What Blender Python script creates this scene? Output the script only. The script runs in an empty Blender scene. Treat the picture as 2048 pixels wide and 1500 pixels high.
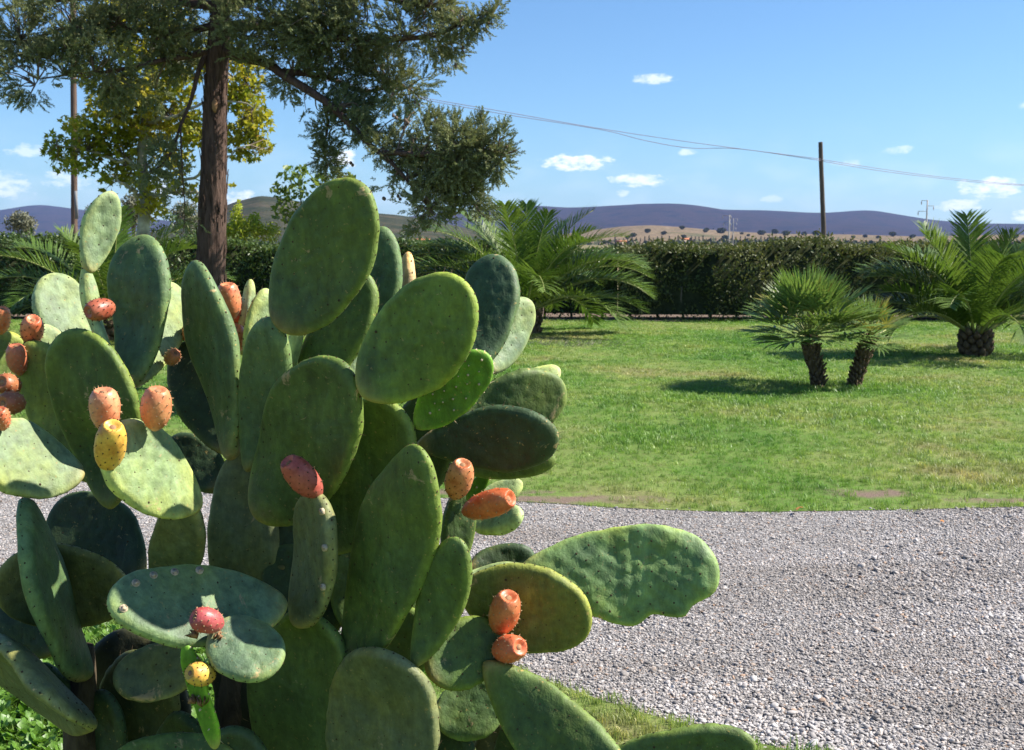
import bpy, math, random
import numpy as np
from mathutils import Vector, Matrix

# ------------------------------------------------------------------ camera, sky, sun, exposure
SC = bpy.context.scene
C = SC.collection
R = math.radians
FPX = 2196.0                      # focal length in pixels of the 2048 px wide photograph
EYE = np.array([0.0, 0.0, 1.6])
PITCH = math.atan(263.0 / FPX)

cam_d = bpy.data.cameras.new('camera')
cam = bpy.data.objects.new('camera', cam_d); C.objects.link(cam)
cam_d.sensor_width = 36.0
cam_d.lens = 36.0 * FPX / 2048.0
cam_d.clip_start = 0.05
cam_d.clip_end = 40000.0
cam_d.dof.use_dof = True
cam_d.dof.focus_distance = 2.1
cam_d.dof.aperture_fstop = 18.0
cam.location = EYE.tolist()
cam.rotation_euler = (math.pi / 2 - PITCH, 0, 0)
SC.camera = cam

SUN_EL, SUN_AZ = 43.0, 84.0       # azimuth clockwise from +Y (the view direction)
sun_vec = Vector((math.cos(R(SUN_EL)) * math.sin(R(SUN_AZ)), math.cos(R(SUN_EL)) * math.cos(R(SUN_AZ)), math.sin(R(SUN_EL))))
sl = bpy.data.lights.new('sun', 'SUN'); sl.energy = 5.0; sl.angle = R(0.53); sl.color = (1.0, 0.94, 0.85)
so = bpy.data.objects.new('sun', sl); C.objects.link(so)
so.rotation_euler = sun_vec.to_track_quat('Z', 'Y').to_euler()
so.location = (30, 10, 40)

SC.view_settings.view_transform = 'Standard'
SC.view_settings.look = 'None'
SC.view_settings.gamma = 1.0
SC.view_settings.exposure = 1.1
SC.view_settings.use_curve_mapping = False
SC.render.engine = 'CYCLES'
SC.cycles.use_denoising = True
SC.cycles.max_bounces = 6
SC.cycles.diffuse_bounces = 3
SC.cycles.glossy_bounces = 2
SC.cycles.transmission_bounces = 3
SC.cycles.transparent_max_bounces = 6
SC.cycles.volume_bounces = 0

W = bpy.data.worlds.new('World'); SC.world = W; W.use_nodes = True


class NT:
    """small helper round a node tree"""
    def __init__(s, tree): s.t = tree; s.n = tree.nodes; s.l = tree.links
    def node(s, typ, ins=None, **props):
        nd = s.n.new(typ)
        for k, v in props.items(): setattr(nd, k, v)
        for k, v in (ins or {}).items(): s.set(nd.inputs[k], v)
        return nd
    def set(s, sock, v):
        if isinstance(v, bpy.types.NodeSocket): s.l.new(v, sock)
        elif isinstance(v, bpy.types.Node): s.l.new(v.outputs[0], sock)
        else: sock.default_value = v
    def math(s, op, a, b=None, c=None, clamp=False):
        nd = s.n.new('ShaderNodeMath'); nd.operation = op; nd.use_clamp = clamp
        for i, v in enumerate((a, b, c)):
            if v is not None: s.set(nd.inputs[i], v)
        return nd.outputs[0]
    def mix(s, f, a, b, blend='MIX'):
        nd = s.n.new('ShaderNodeMix'); nd.data_type = 'RGBA'; nd.blend_type = blend
        s.set(nd.inputs[0], f); s.set(nd.inputs[6], a); s.set(nd.inputs[7], b)
        return nd.outputs[2]
    def noise(s, vec, scale, detail=3.0, rough=0.55, col=False, dist=0.0):
        nd = s.node('ShaderNodeTexNoise', {'Scale': scale, 'Detail': detail, 'Roughness': rough, 'Distortion': dist})
        if vec is not None: s.set(nd.inputs['Vector'], vec)
        return nd.outputs['Color' if col else 'Fac']
    def ramp(s, f, stops, interp='LINEAR'):
        nd = s.n.new('ShaderNodeValToRGB'); nd.color_ramp.interpolation = interp
        el = nd.color_ramp.elements
        while len(el) < len(stops): el.new(0.5)
        for e, (p, c) in zip(el, stops):
            e.position = p
            e.color = (c, c, c, 1) if isinstance(c, (int, float)) else (*c[:3], 1)
        s.set(nd.inputs[0], f)
        return nd.outputs[0]
    def mapping(s, vec, scale=(1, 1, 1)):
        nd = s.n.new('ShaderNodeMapping'); nd.inputs['Scale'].default_value = scale
        s.set(nd.inputs['Vector'], vec); return nd.outputs[0]


def build_world():
    t = NT(W.node_tree); t.n.clear()
    sky = t.node('ShaderNodeTexSky', sky_type='NISHITA')
    sky.sun_disc = False
    sky.sun_elevation = R(SUN_EL); sky.sun_rotation = R(SUN_AZ)
    sky.altitude = 0.0; sky.air_density = 1.0; sky.dust_density = 0.25; sky.ozone_density = 3.0
    geo = t.node('ShaderNodeTexCoord')
    d = t.node('ShaderNodeVectorMath', {0: geo.outputs['Generated']}, operation='NORMALIZE').outputs[0]
    sep = t.node('ShaderNodeSeparateXYZ', {0: d})
    az = t.math('MULTIPLY', t.math('ARCTAN2', sep.outputs[0], sep.outputs[1]), 57.2958)
    el = t.math('MULTIPLY', t.math('ARCSINE', sep.outputs[2]), 57.2958)
    nv = t.node('ShaderNodeCombineXYZ', {0: az, 1: t.math('MULTIPLY', el, 2.2), 2: 0.0}).outputs[0]
    n1 = t.noise(nv, 1.3, 6.0, 0.62)
    n2 = t.noise(nv, 0.35, 2.0, 0.5)
    rnd = random.Random(4)
    # fair-weather cumulus low over the hills: azimuth, elevation, half-width, half-height, opacity
    clouds = [(7.2, 8.2, 1.3, .35, .6), (3.3, 4.1, 2.1, .48, 1.), (6.5, 3.2, 1.7, .42, .8), (5.7, 2.55, .5, .2, .55),
              (8.9, 4.55, .6, .22, .5), (-8.6, 4.35, .75, .65, .95), (-24.7, 2.7, 1.7, .7, .6), (-21.8, 3.0, 1.4, .5, .5),
              (-17.5, 2.7, 1.3, .7, .7), (-14.2, 2.1, 2.4, .6, .8), (23.3, 2.6, 1.7, .65, .9), (21.9, 1.8, 1.2, .4, .8),
              (25.3, 1.25, 1.2, .5, 1.), (19.1, 4.5, .8, .25, .4), (24.8, 6.4, .8, .25, .5), (16.8, 3.9, .9, .22, .35),
              (-23.4, 4.3, 1.2, .4, .45), (13.2, 2.2, .6, .3, .35)]
    for i in range(22):
        a = 34 + i * 13.5 + rnd.uniform(-4, 4)
        clouds.append((a if a < 180 else a - 360, rnd.uniform(1.5, 6), rnd.uniform(1.2, 3), rnd.uniform(.4, .9), rnd.uniform(.5, 1)))
    nn = t.math('MULTIPLY', t.math('SUBTRACT', n1, 0.5), 3.6)
    tot = None
    for (a, e, wa, we, op) in clouds:
        da = t.math('DIVIDE', t.math('SUBTRACT', az, a), wa)
        de = t.math('DIVIDE', t.math('SUBTRACT', el, e), we)
        r2 = t.math('ADD', t.math('MULTIPLY', da, da), t.math('MULTIPLY', de, de))
        m = t.math('SUBTRACT', 0.75, r2)
        m = t.math('MULTIPLY', t.math('ADD', m, nn), 1.25, clamp=True)
        m = t.math('MULTIPLY', m, op)
        tot = m if tot is None else t.math('MAXIMUM', tot, m)
    # thin veil near the horizon
    veil = t.math('MULTIPLY', t.math('MULTIPLY', t.math('SUBTRACT', n2, 0.45, clamp=True), 0.6),
                  t.math('SUBTRACT', 1.0, t.math('DIVIDE', t.math('ABSOLUTE', t.math('SUBTRACT', el, 2.0)), 4.0), clamp=True))
    tot = t.math('MAXIMUM', tot, veil)
    blue = t.mix(1.0, sky.outputs[0], (.80, 1.05, 1.26, 1), 'MULTIPLY')
    col = t.mix(tot, blue, (11.0, 11.2, 11.6, 1))
    bg = t.node('ShaderNodeBackground', {'Color': col, 'Strength': 0.061})
    out = t.node('ShaderNodeOutputWorld', {'Surface': bg})


build_world()

# ------------------------------------------------------------------ helpers
random.seed(7)
rng = np.random.default_rng(11)
FWD = np.array([0, math.cos(PITCH), -math.sin(PITCH)])
UPV = np.array([0, math.sin(PITCH), math.cos(PITCH)])
RGT = np.array([1.0, 0, 0])


def at(px, py, Y):
    """world point seen at photo pixel (px, py) that stands Y metres away along the ground"""
    r = RGT * (px - 1024) / FPX + UPV * (750 - py) / FPX + FWD
    return EYE + r * (Y / r[1])


def gp(px, py, z=0.0):
    r = RGT * (px - 1024) / FPX + UPV * (750 - py) / FPX + FWD
    return EYE + r * ((z - EYE[2]) / r[2])


def nrm(v):
    v = np.asarray(v, float)
    return v / (np.linalg.norm(v, axis=-1, keepdims=True) + 1e-12)


def np_mesh(name, V, F, mat=None, smooth=False):
    """mesh from an array of vertices and a list of (n,k) face index arrays"""
    if not isinstance(F, (list, tuple)): F = [F]
    F = [np.asarray(f, np.int32) for f in F if len(f)]
    me = bpy.data.meshes.new(name)
    V = np.asarray(V, np.float32)
    me.vertices.add(len(V)); me.vertices.foreach_set('co', V.ravel())
    loops = np.concatenate([f.ravel() for f in F])
    sizes = np.concatenate([np.full(len(f), f.shape[1], np.int32) for f in F])
    starts = np.concatenate([[0], np.cumsum(sizes)[:-1]]).astype(np.int32)
    me.loops.add(len(loops)); me.loops.foreach_set('vertex_index', loops)
    me.polygons.add(len(sizes)); me.polygons.foreach_set('loop_start', starts)
    if smooth: me.polygons.foreach_set('use_smooth', np.ones(len(sizes), bool))
    me.update(calc_edges=True)
    if mat: me.materials.append(mat)
    return me


def obj(name, me, parent=None, loc=None):
    o = bpy.data.objects.new(name, me); C.objects.link(o)
    if parent is not None: o.parent = parent
    if loc is not None: o.location = loc
    return o


def tag(o, label=None, cat=None, group=None, kind=None):
    if label: o['label'] = label
    if cat: o['category'] = cat
    if group: o['group'] = group
    if kind: o['kind'] = kind
    return o


def thing(name, label, cat, loc=(0, 0, 0), group=None):
    o = bpy.data.objects.new(name, None); C.objects.link(o); o.location = [float(v) for v in loc]
    o.empty_display_size = 0.1
    return tag(o, label, cat, group)


def copy_tree(o, parent=None):
    c = o.copy(); C.objects.link(c); c.parent = parent
    for ch in list(o.children): copy_tree(ch, c)
    return c


class MB:
    """collects geometry for one mesh"""
    def __init__(s): s.v = []; s.q = []; s.t = []; s.n = 0
    def add(s, V, Q=None, T=None):
        V = np.asarray(V, float).reshape(-1, 3)
        if Q is not None and len(Q): s.q.append(np.asarray(Q, int) + s.n)
        if T is not None and len(T): s.t.append(np.asarray(T, int) + s.n)
        s.v.append(V); s.n += len(V)
    def tube(s, pts, rad, k=8, cap=True, jit=0.0):
        pts = np.asarray(pts, float); n = len(pts)
        rad = np.broadcast_to(np.asarray(rad, float), (n,))
        tan = nrm(np.gradient(pts, axis=0))
        ref = np.array([0.31, 0.9, 0.2]); ref = nrm(ref)
        a = nrm(np.cross(tan, ref)); b = np.cross(tan, a)
        th = np.linspace(0, 2 * math.pi, k, endpoint=False)
        rr = rad[:, None] * (1 + jit * rng.standard_normal((n, k)))
        V = pts[:, None] + rr[..., None] * (a[:, None] * np.cos(th)[None, :, None] + b[:, None] * np.sin(th)[None, :, None])
        idx = np.arange(n * k).reshape(n, k)
        Q = np.stack([idx[:-1], np.roll(idx[:-1], -1, 1), np.roll(idx[1:], -1, 1), idx[1:]], -1).reshape(-1, 4)
        V = V.reshape(-1, 3); T = []
        if cap:
            V = np.vstack([V, pts[0], pts[-1]])
            for j in range(k):
                T.append((n * k, idx[0, (j + 1) % k], idx[0, j])); T.append((n * k + 1, idx[-1, j], idx[-1, (j + 1) % k]))
        s.add(V, Q, T)
    def box(s, lo, hi):
        (x0, y0, z0), (x1, y1, z1) = lo, hi
        V = [(x0, y0, z0), (x1, y0, z0), (x1, y1, z0), (x0, y1, z0), (x0, y0, z1), (x1, y0, z1), (x1, y1, z1), (x0, y1, z1)]
        s.add(V, [(0, 3, 2, 1), (4, 5, 6, 7), (0, 1, 5, 4), (1, 2, 6, 5), (2, 3, 7, 6), (3, 0, 4, 7)])
    def build(s, name, mat, parent=None, smooth=False, off=None, loc=None):
        V = np.vstack(s.v)
        if off is not None: V = V - np.asarray(off)
        F = []
        if s.q: F.append(np.vstack(s.q))
        if s.t: F.append(np.vstack(s.t))
        return obj(name, np_mesh(name, V, F, mat, smooth), parent, loc)


def catmull(pts, n):
    pts = np.asarray(pts, float)
    P = np.vstack([2 * pts[0] - pts[1], pts, 2 * pts[-1] - pts[-2]])
    u = np.linspace(0, len(pts) - 1 - 1e-6, n); i = u.astype(int); f = (u - i)[:, None]
    p0, p1, p2, p3 = P[i], P[i + 1], P[i + 2], P[i + 3]
    return 0.5 * (2 * p1 + (p2 - p0) * f + (2 * p0 - 5 * p1 + 4 * p2 - p3) * f ** 2 + (3 * p1 - p0 - 3 * p2 + p3) * f ** 3)


def vnoise(P, seed=0):
    """cheap smooth 3-d value noise in [-1, 1]"""
    P = np.asarray(P, float); i = np.floor(P).astype(np.int64); f = P - i; f = f * f * (3 - 2 * f)
    def h(a, b, c):
        n = (a * 374761393 + b * 668265263 + c * 2147483647 + seed * 144665) & 0xffffffff
        n = ((n ^ (n >> 13)) * 1274126177) & 0xffffffff
        return ((n ^ (n >> 16)) & 0xffff) / 32767.5 - 1
    x, y, z = i[..., 0], i[..., 1], i[..., 2]; fx, fy, fz = f[..., 0], f[..., 1], f[..., 2]
    def lx(b, c): return h(x, b, c) * (1 - fx) + h(x + 1, b, c) * fx
    return (lx(y, z) * (1 - fy) + lx(y + 1, z) * fy) * (1 - fz) + (lx(y, z + 1) * (1 - fy) + lx(y + 1, z + 1) * fy) * fz


def fbm(P, oct=4, seed=0):
    s = 0; a = 1; t = 0
    for k in range(oct):
        s = s + a * vnoise(np.asarray(P) * 2 ** k, seed + k); t += a; a *= .5
    return s / t


# ------------------------------------------------------------------ materials
def new_mat(name):
    m = bpy.data.materials.new(name); m.use_nodes = True
    t = NT(m.node_tree); t.n.clear()
    out = t.node('ShaderNodeOutputMaterial')
    return m, t, out


def principled(t, out, **ins):
    b = t.node('ShaderNodeBsdfPrincipled', {k.replace('_', ' '): v for k, v in ins.items()})
    t.l.new(b.outputs[0], out.inputs['Surface']); return b


def bump(t, h, strength=0.3, dist=0.01):
    return t.node('ShaderNodeBump', {'Height': h, 'Strength': strength, 'Distance': dist}).outputs[0]


def leaf_mat(name, ca, cb, scale=1.5, trans=0.35, gloss=0.25, rough=0.45, cc=None, fine=None):
    """foliage: two or three colours mixed by place, light passing through the blade"""
    m, t, out = new_mat(name)
    pos = t.node('ShaderNodeNewGeometry').outputs['Position']
    n = t.noise(pos, scale, 3.0, 0.6)
    col = t.ramp(n, [(0.32, ca), (0.68, cb)])
    n2 = t.noise(pos, fine or scale * 14, 2.0, 0.7)
    if cc: col = t.mix(t.ramp(n2, [(0.58, 0.0), (0.72, 1.0)]), col, (*cc, 1))
    col = t.mix(1.0, col, t.ramp(t.noise(pos, (fine or scale * 14) * 2.3, 2.0), [(0.3, .62), (0.7, 1.3)]), 'MULTIPLY')
    bs = t.node('ShaderNodeBsdfPrincipled', {'Base Color': col, 'Roughness': rough, 'Specular IOR Level': gloss})
    tr = t.node('ShaderNodeBsdfTranslucent', {'Color': t.mix(0.5, col, t.mix(1.0, col, (1.25, 1.2, .45, 1), 'MULTIPLY'))})
    ms = t.node('ShaderNodeMixShader', {0: trans, 1: bs.outputs[0], 2: tr.outputs[0]})
    t.l.new(ms.outputs[0], out.inputs['Surface'])
    return m


def bark_mat(name, c0, c1, sc=(30, 30, 4), strength=0.8):
    m, t, out = new_mat(name)
    pos = t.mapping(t.node('ShaderNodeNewGeometry').outputs['Position'], sc)
    n = t.noise(pos, 1.0, 5.0, 0.65, dist=.4)
    col = t.ramp(n, [(0.3, c0), (0.7, c1)])
    principled(t, out, Base_Color=col, Roughness=0.95, Specular_IOR_Level=0.1, Normal=bump(t, n, strength, 0.02))
    return m


def pad_material():
    m, t, out = new_mat('cactus_skin')
    oi = t.node('ShaderNodeObjectInfo')
    pos = t.node('ShaderNodeNewGeometry').outputs['Position']
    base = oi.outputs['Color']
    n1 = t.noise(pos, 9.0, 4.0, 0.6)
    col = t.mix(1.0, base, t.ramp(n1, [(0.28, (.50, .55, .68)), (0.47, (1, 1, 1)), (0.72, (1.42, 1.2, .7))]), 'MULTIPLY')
    n2 = t.noise(pos, 55.0, 3.0, 0.7)
    col = t.mix(1.0, col, t.ramp(n2, [(0.25, .68), (0.5, 1.0), (0.75, 1.32)]), 'MULTIPLY')
    # pale waxy bloom in streaks
    n3 = t.noise(t.mapping(pos, (26, 26, 7)), 1.0, 4.0, 0.65)
    col = t.mix(t.math('MULTIPLY', t.ramp(n3, [(0.48, 0.0), (0.75, 1.0)]), 0.30), col, t.mix(1.0, col, (2.1, 2.0, 2.6, 1), 'MULTIPLY'))
    # corky scabs and rusty freckles
    n4 = t.noise(pos, 17.0, 5.0, 0.75, dist=.6)
    col = t.mix(t.math('MULTIPLY', t.ramp(n4, [(0.635, 0.0), (0.675, 1.0)]), 0.7), col, (.34, .25, .13, 1))
    n5 = t.noise(pos, 140.0, 2.0, 0.5)
    col = t.mix(t.math('MULTIPLY', t.ramp(n5, [(0.68, 0.0), (0.73, 1.0)]), 0.55), col, (.30, .22, .07, 1))
    nkf = t.node('ShaderNodeAttribute', attribute_name='neck').outputs['Fac']   # old joints turn corky and yellow-brown
    col = t.mix(t.math('MULTIPLY', t.math('MULTIPLY', nkf, t.ramp(n4, [(.38, .25), (.6, 1.0)])), .75), col, (.20, .155, .06, 1))
    nw = t.noise(t.mapping(pos, (60, 60, 16)), 1.0, 5.0, 0.7, dist=.5)
    col = t.mix(1.0, col, t.ramp(nw, [(.3, .76), (.7, 1.2)]), 'MULTIPLY')
    rimf = t.node('ShaderNodeAttribute', attribute_name='rim').outputs['Fac']   # rim a yellower green than the face, lightened further to paint in sunlit edges
    col = t.mix(t.math('MULTIPLY', rimf, .75), col, t.mix(1.0, col, (2.7, 2.3, 2.0, 1), 'MULTIPLY'))
    h = t.math('ADD', t.math('MULTIPLY', n2, 0.5), t.math('ADD', t.math('MULTIPLY', n4, 0.7), t.math('MULTIPLY', nw, .6)))
    rough = t.ramp(n1, [(0.3, .5), (0.7, .68)])
    principled(t, out, Base_Color=col, Roughness=rough, Specular_IOR_Level=0.35, Normal=bump(t, h, 0.4, 0.008))
    return m


def fruit_material():
    m, t, out = new_mat('prickly_pear_fruit_skin')
    oi = t.node('ShaderNodeObjectInfo')
    tc = t.node('ShaderNodeTexCoord')
    uz = t.node('ShaderNodeSeparateXYZ', {0: tc.outputs['Object']}).outputs[2]
    pos = t.node('ShaderNodeNewGeometry').outputs['Position']
    n1 = t.noise(pos, 38.0, 3.0, 0.6)
    n2 = t.noise(pos, 190.0, 3.0, 0.6)
    col = t.mix(1.0, oi.outputs['Color'], t.ramp(n1, [(0.28, (.72, .5, .42)), (0.5, (1, 1, 1)), (0.75, (1.12, 1.35, 1.3))]), 'MULTIPLY')
    col = t.mix(1.0, col, t.ramp(n2, [(0.3, .85), (0.7, 1.12)]), 'MULTIPLY')
    principled(t, out, Base_Color=col, Roughness=0.42, Specular_IOR_Level=0.4, Normal=bump(t, n2, .25, .002), Subsurface_Weight=0.0)
    return m


def plain_mat(name, col, rough=0.8, var=0.25, scale=40, spec=.2):
    m, t, out = new_mat(name)
    pos = t.node('ShaderNodeNewGeometry').outputs['Position']
    n = t.noise(pos, scale, 4.0, 0.6)
    c = t.mix(1.0, (*col, 1), t.ramp(n, [(0.3, 1 - var), (0.7, 1 + var)]), 'MULTIPLY')
    principled(t, out, Base_Color=c, Roughness=rough, Specular_IOR_Level=spec, Normal=bump(t, n, .3, .01))
    return m


def grass_color(t, pos):
    n = t.noise(pos, 0.42, 5.0, 0.65)
    col = t.ramp(n, [(0.36, (.105, .232, .038)), (0.46, (.160, .285, .055)), (0.55, (.235, .322, .085)), (0.64, (.29, .30, .115)), (.72, (.36, .32, .155))])
    f = t.noise(pos, 3.5, 4.0, 0.7)
    return t.mix(1.0, col, t.ramp(f, [(0.3, .82), (0.7, 1.18)]), 'MULTIPLY')


def grass_material():
    m, t, out = new_mat('grass_blades')
    pos = t.node('ShaderNodeNewGeometry').outputs['Position']
    oi = t.node('ShaderNodeObjectInfo')
    col = grass_color(t, pos)
    col = t.mix(1.0, col, t.ramp(oi.outputs['Random'], [(0.0, (.65, .75, .7)), (0.6, (1.05, 1.05, 1.0)), (0.93, (1.25, 1.2, 1.1)), (1.0, (2.0, 1.6, 1.7))]), 'MULTIPLY')
    bs = t.node('ShaderNodeBsdfPrincipled', {'Base Color': col, 'Roughness': .45, 'Specular IOR Level': .35})
    tr = t.node('ShaderNodeBsdfTranslucent', {'Color': t.mix(1.0, col, (1.2, 1.2, .75, 1), 'MULTIPLY')})
    ms = t.node('ShaderNodeMixShader', {0: .38, 1: bs.outputs[0], 2: tr.outputs[0]})
    t.l.new(ms.outputs[0], out.inputs['Surface'])
    return m


def lawn_material():
    m, t, out = new_mat('lawn_soil_and_grass')
    pos = t.node('ShaderNodeNewGeometry').outputs['Position']
    col = grass_color(t, pos)
    n = t.noise(pos, 60.0, 4.0, 0.7)
    col = t.mix(t.ramp(n, [(0.42, 0.0), (0.7, .75)]), t.mix(1.0, col, (.75, .75, .75, 1), 'MULTIPLY'), (.12, .095, .055, 1))
    sp = t.node('ShaderNodeSeparateXYZ', {0: pos}); ragged = t.math('MULTIPLY', t.math('SUBTRACT', t.noise(pos, 5.0, 5.0, .7), .5), 3.2); worn = None
    for (px, py, rx, ry) in [(1110, 1002, .9, .14), (1740, 990, .36, .15), (1990, 1004, .35, .09), (700, 987, 1.6, .12)]:      # earth worn bare along the drive
        c = gp(px, py); dx = t.math('DIVIDE', t.math('SUBTRACT', sp.outputs[0], float(c[0])), rx); dy = t.math('DIVIDE', t.math('SUBTRACT', sp.outputs[1], float(c[1])), ry)
        w_ = t.math('ADD', t.math('SUBTRACT', 1.0, t.math('ADD', t.math('MULTIPLY', dx, dx), t.math('MULTIPLY', dy, dy))), ragged, clamp=True)
        worn = w_ if worn is None else t.math('MAXIMUM', worn, w_)
    col = t.mix(worn, col, t.mix(n, (.13, .095, .07, 1), (.24, .18, .14, 1)))
    principled(t, out, Base_Color=col, Roughness=.95, Specular_IOR_Level=.05, Normal=bump(t, n, .6, .02))
    return m


def gravel_ground_material():
    m, t, out = new_mat('gravel_bed')
    pos = t.node('ShaderNodeNewGeometry').outputs['Position']
    v = t.node('ShaderNodeTexVoronoi', {'Vector': pos, 'Scale': 75.0, 'Randomness': 1.0})
    cell = t.node('ShaderNodeSeparateColor', {0: v.outputs['Color']}).outputs[0]
    col = t.ramp(cell, [(0.0, (.15, .145, .142)), (0.35, (.28, .268, .262)), (.7, (.42, .40, .39)), (.9, (.62, .59, .56)), (1.0, (.42, .26, .16))])
    d = t.ramp(v.outputs['Distance'], [(0.0, 1.0), (0.75, .62)])
    n = t.noise(pos, 0.8, 3.0, .6)
    col = t.mix(1.0, col, d, 'MULTIPLY')
    col = t.mix(t.ramp(n, [(0.5, 0.0), (0.72, .6)]), col, (.20, .155, .12, 1))
    principled(t, out, Base_Color=col, Roughness=.9, Specular_IOR_Level=.15, Normal=bump(t, d, .9, .012))
    return m


def pebble_material():
    m, t, out = new_mat('pebble_stone')
    oi = t.node('ShaderNodeObjectInfo')
    pos = t.node('ShaderNodeNewGeometry').outputs['Position']
    col = t.ramp(oi.outputs['Random'], [(0.0, (.19, .180, .174)), (0.2, (.29, .275, .266)), (0.5, (.39, .368, .355)), (0.75, (.48, .452, .432)),
                                       (.92, (.58, .55, .525)), (.96, (.40, .32, .26)), (0.99, (.44, .30, .21)), (1.0, (.6, .58, .55))])
    n = t.noise(pos, 160.0, 3.0, .6)
    col = t.mix(1.0, col, t.ramp(n, [(.3, .8), (.7, 1.2)]), 'MULTIPLY')
    big = t.noise(t.mapping(pos, (.35, 1.6, 1)), 1.0, 4.0, .6)
    col = t.mix(1.0, col, t.ramp(big, [(.38, (1.08, 1.06, 1.05)), (.62, (.72, .68, .64))]), 'MULTIPLY')
    principled(t, out, Base_Color=col, Roughness=.75, Specular_IOR_Level=.3)
    return m


def field_material():
    m, t, out = new_mat('dry_field')
    pos = t.node('ShaderNodeNewGeometry').outputs['Position']
    n = t.noise(pos, .02, 5.0, .6); f = t.noise(pos, 2.0, 4.0, .7)
    col = t.ramp(n, [(.35, (.20, .15, .09)), (.5, (.16, .15, .07)), (.65, (.30, .22, .13))])
    col = t.mix(1.0, col, t.ramp(f, [(.3, .75), (.7, 1.2)]), 'MULTIPLY')
    principled(t, out, Base_Color=col, Roughness=.95, Specular_IOR_Level=.05)
    return m


def hill_material(name, ca, cb, cc, scale):
    m, t, out = new_mat(name)
    pos = t.node('ShaderNodeNewGeometry').outputs['Position']
    n = t.noise(pos, scale, 5.0, .62); n2 = t.noise(pos, scale * 9, 4.0, .7)
    v = t.node('ShaderNodeTexVoronoi', {'Vector': pos, 'Scale': scale * 22}).outputs['Distance']
    col = t.ramp(n, [(.36, ca), (.52, cb), (.66, cc)])
    col = t.mix(1.0, col, t.ramp(n2, [(.3, .7), (.7, 1.3)]), 'MULTIPLY')
    col = t.mix(1.0, col, t.ramp(v, [(.0, 1.2), (.7, .6)]), 'MULTIPLY')
    principled(t, out, Base_Color=col, Roughness=1.0, Specular_IOR_Level=.0)
    return m


M = {}
M['pad'] = pad_material()
M['fruit'] = fruit_material()
M['areole'] = plain_mat('areole_wool', (.055, .038, .02), .9)
M['glochid'] = plain_mat('fruit_glochids', (.42, .27, .15), .8)
M['dry'] = plain_mat('withered_flower', (.30, .17, .09), .9, .4, 120)
M['scar'] = plain_mat('corky_scar', (.50, .40, .27), .9, .3, 150)
M['woody'] = bark_mat('cactus_woody_stem', (.03, .022, .016), (.11, .085, .055), (30, 30, 10), .6)
M['grass'] = grass_material()
M['lawn'] = lawn_material()
M['gravel'] = gravel_ground_material()
M['pebble'] = pebble_material()
M['field'] = field_material()
M['soil'] = plain_mat('bare_soil', (.165, .122, .092), .95, .35, 30, .05)
M['bark'] = bark_mat('conifer_bark', (.040, .026, .021), (.145, .095, .075), (30, 30, 4.5), 1.0)
M['twig'] = plain_mat('twig_wood', (.16, .12, .09), .9)
M['cyp'] = leaf_mat('cypress_scale_foliage', (.120, .160, .072), (.255, .275, .132), 1.1, .26, .2, .6, (.32, .29, .15))
M['cone'] = plain_mat('cone_wood', (.14, .10, .075), .8)
M['plane_leaf'] = leaf_mat('plane_tree_leaf', (.20, .26, .022), (.50, .42, .05), 1.3, .5, .25, .5, (.34, .19, .06), 9)
M['plane_bark'] = plain_mat('plane_tree_bark', (.30, .28, .22), .9, .5, 7)
M['hedge'] = leaf_mat('laurel_leaf', (.045, .085, .022), (.095, .145, .036), .9, .25, .35, .4, (.15, .17, .04))
M['hedge_olive'] = leaf_mat('evergreen_hedge_leaf', (.075, .105, .030), (.135, .150, .050), .9, .25, .25, .5, (.19, .14, .07))
M['shoot'] = leaf_mat('yellow_green_shoot', (.30, .38, .03), (.42, .46, .06), 2.0, .45, .3, .4)
M['core'] = plain_mat('hedge_dark_core', (.035, .04, .02), 1.0, .4, 9, .0)  # near-black skin of the added light-blocking core
M['sap'] = leaf_mat('sapling_leaf', (.12, .20, .03), (.22, .27, .05), 2.0, .45, .3, .4)
M['olive'] = leaf_mat('olive_grey_leaf', (.14, .15, .10), (.22, .22, .15), .6, .2, .2, .6)
M['date'] = leaf_mat('date_palm_leaflet', (.070, .142, .021), (.138, .205, .040), 1.2, .32, .3, .46)
M['date_r'] = plain_mat('palm_rachis', (.27, .29, .09), .5, .2, 20, .4)
M['fan'] = leaf_mat('fan_palm_blade', (.10, .19, .042), (.19, .28, .075), 1.6, .3, .35, .45, (.27, .27, .10))
M['fan_y'] = leaf_mat('fan_palm_yellowing_blade', (.22, .24, .05), (.36, .31, .08), 1.6, .3, .5, .4)
M['palm_trunk'] = bark_mat('palm_trunk_fibre', (.06, .042, .028), (.19, .135, .085), (14, 14, 14), 1.0)
M['pole'] = bark_mat('pole_wood', (.07, .06, .05), (.15, .125, .10), (22, 22, 2.0), .5)
M['pole_brown'] = bark_mat('pole_wood_brown', (.075, .055, .042), (.19, .13, .10), (22, 22, 2.0), .5)
M['concrete'] = plain_mat('pole_concrete', (.42, .40, .38), .9, .15, 6)
M['metal'] = plain_mat('galvanised_metal', (.20, .20, .20), .7, .1, 10, .3)
M['wire'] = plain_mat('cable_sheath', (.22, .18, .22), .6, .1, 5)
M['ridge'] = hill_material('heath_ridge', (.026, .026, .036), (.058, .040, .044), (.026, .030, .030), .009)
M['hill_wood'] = hill_material('wooded_hill', (.040, .052, .032), (.065, .068, .044), (.105, .090, .062), .022)
M['hill_dry'] = hill_material('dry_foothill', (.20, .155, .10), (.25, .185, .12), (.13, .125, .07), .010)
M['far_leaf'] = plain_mat('far_tree_leaf', (.075, .082, .048), 1.0, .3, .8, .05)
M['plaster'] = plain_mat('farm_plaster', (.55, .45, .33), .9, .1, 1)
M['tile'] = plain_mat('farm_roof_tile', (.42, .16, .08), .9, .2, 3)
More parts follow.
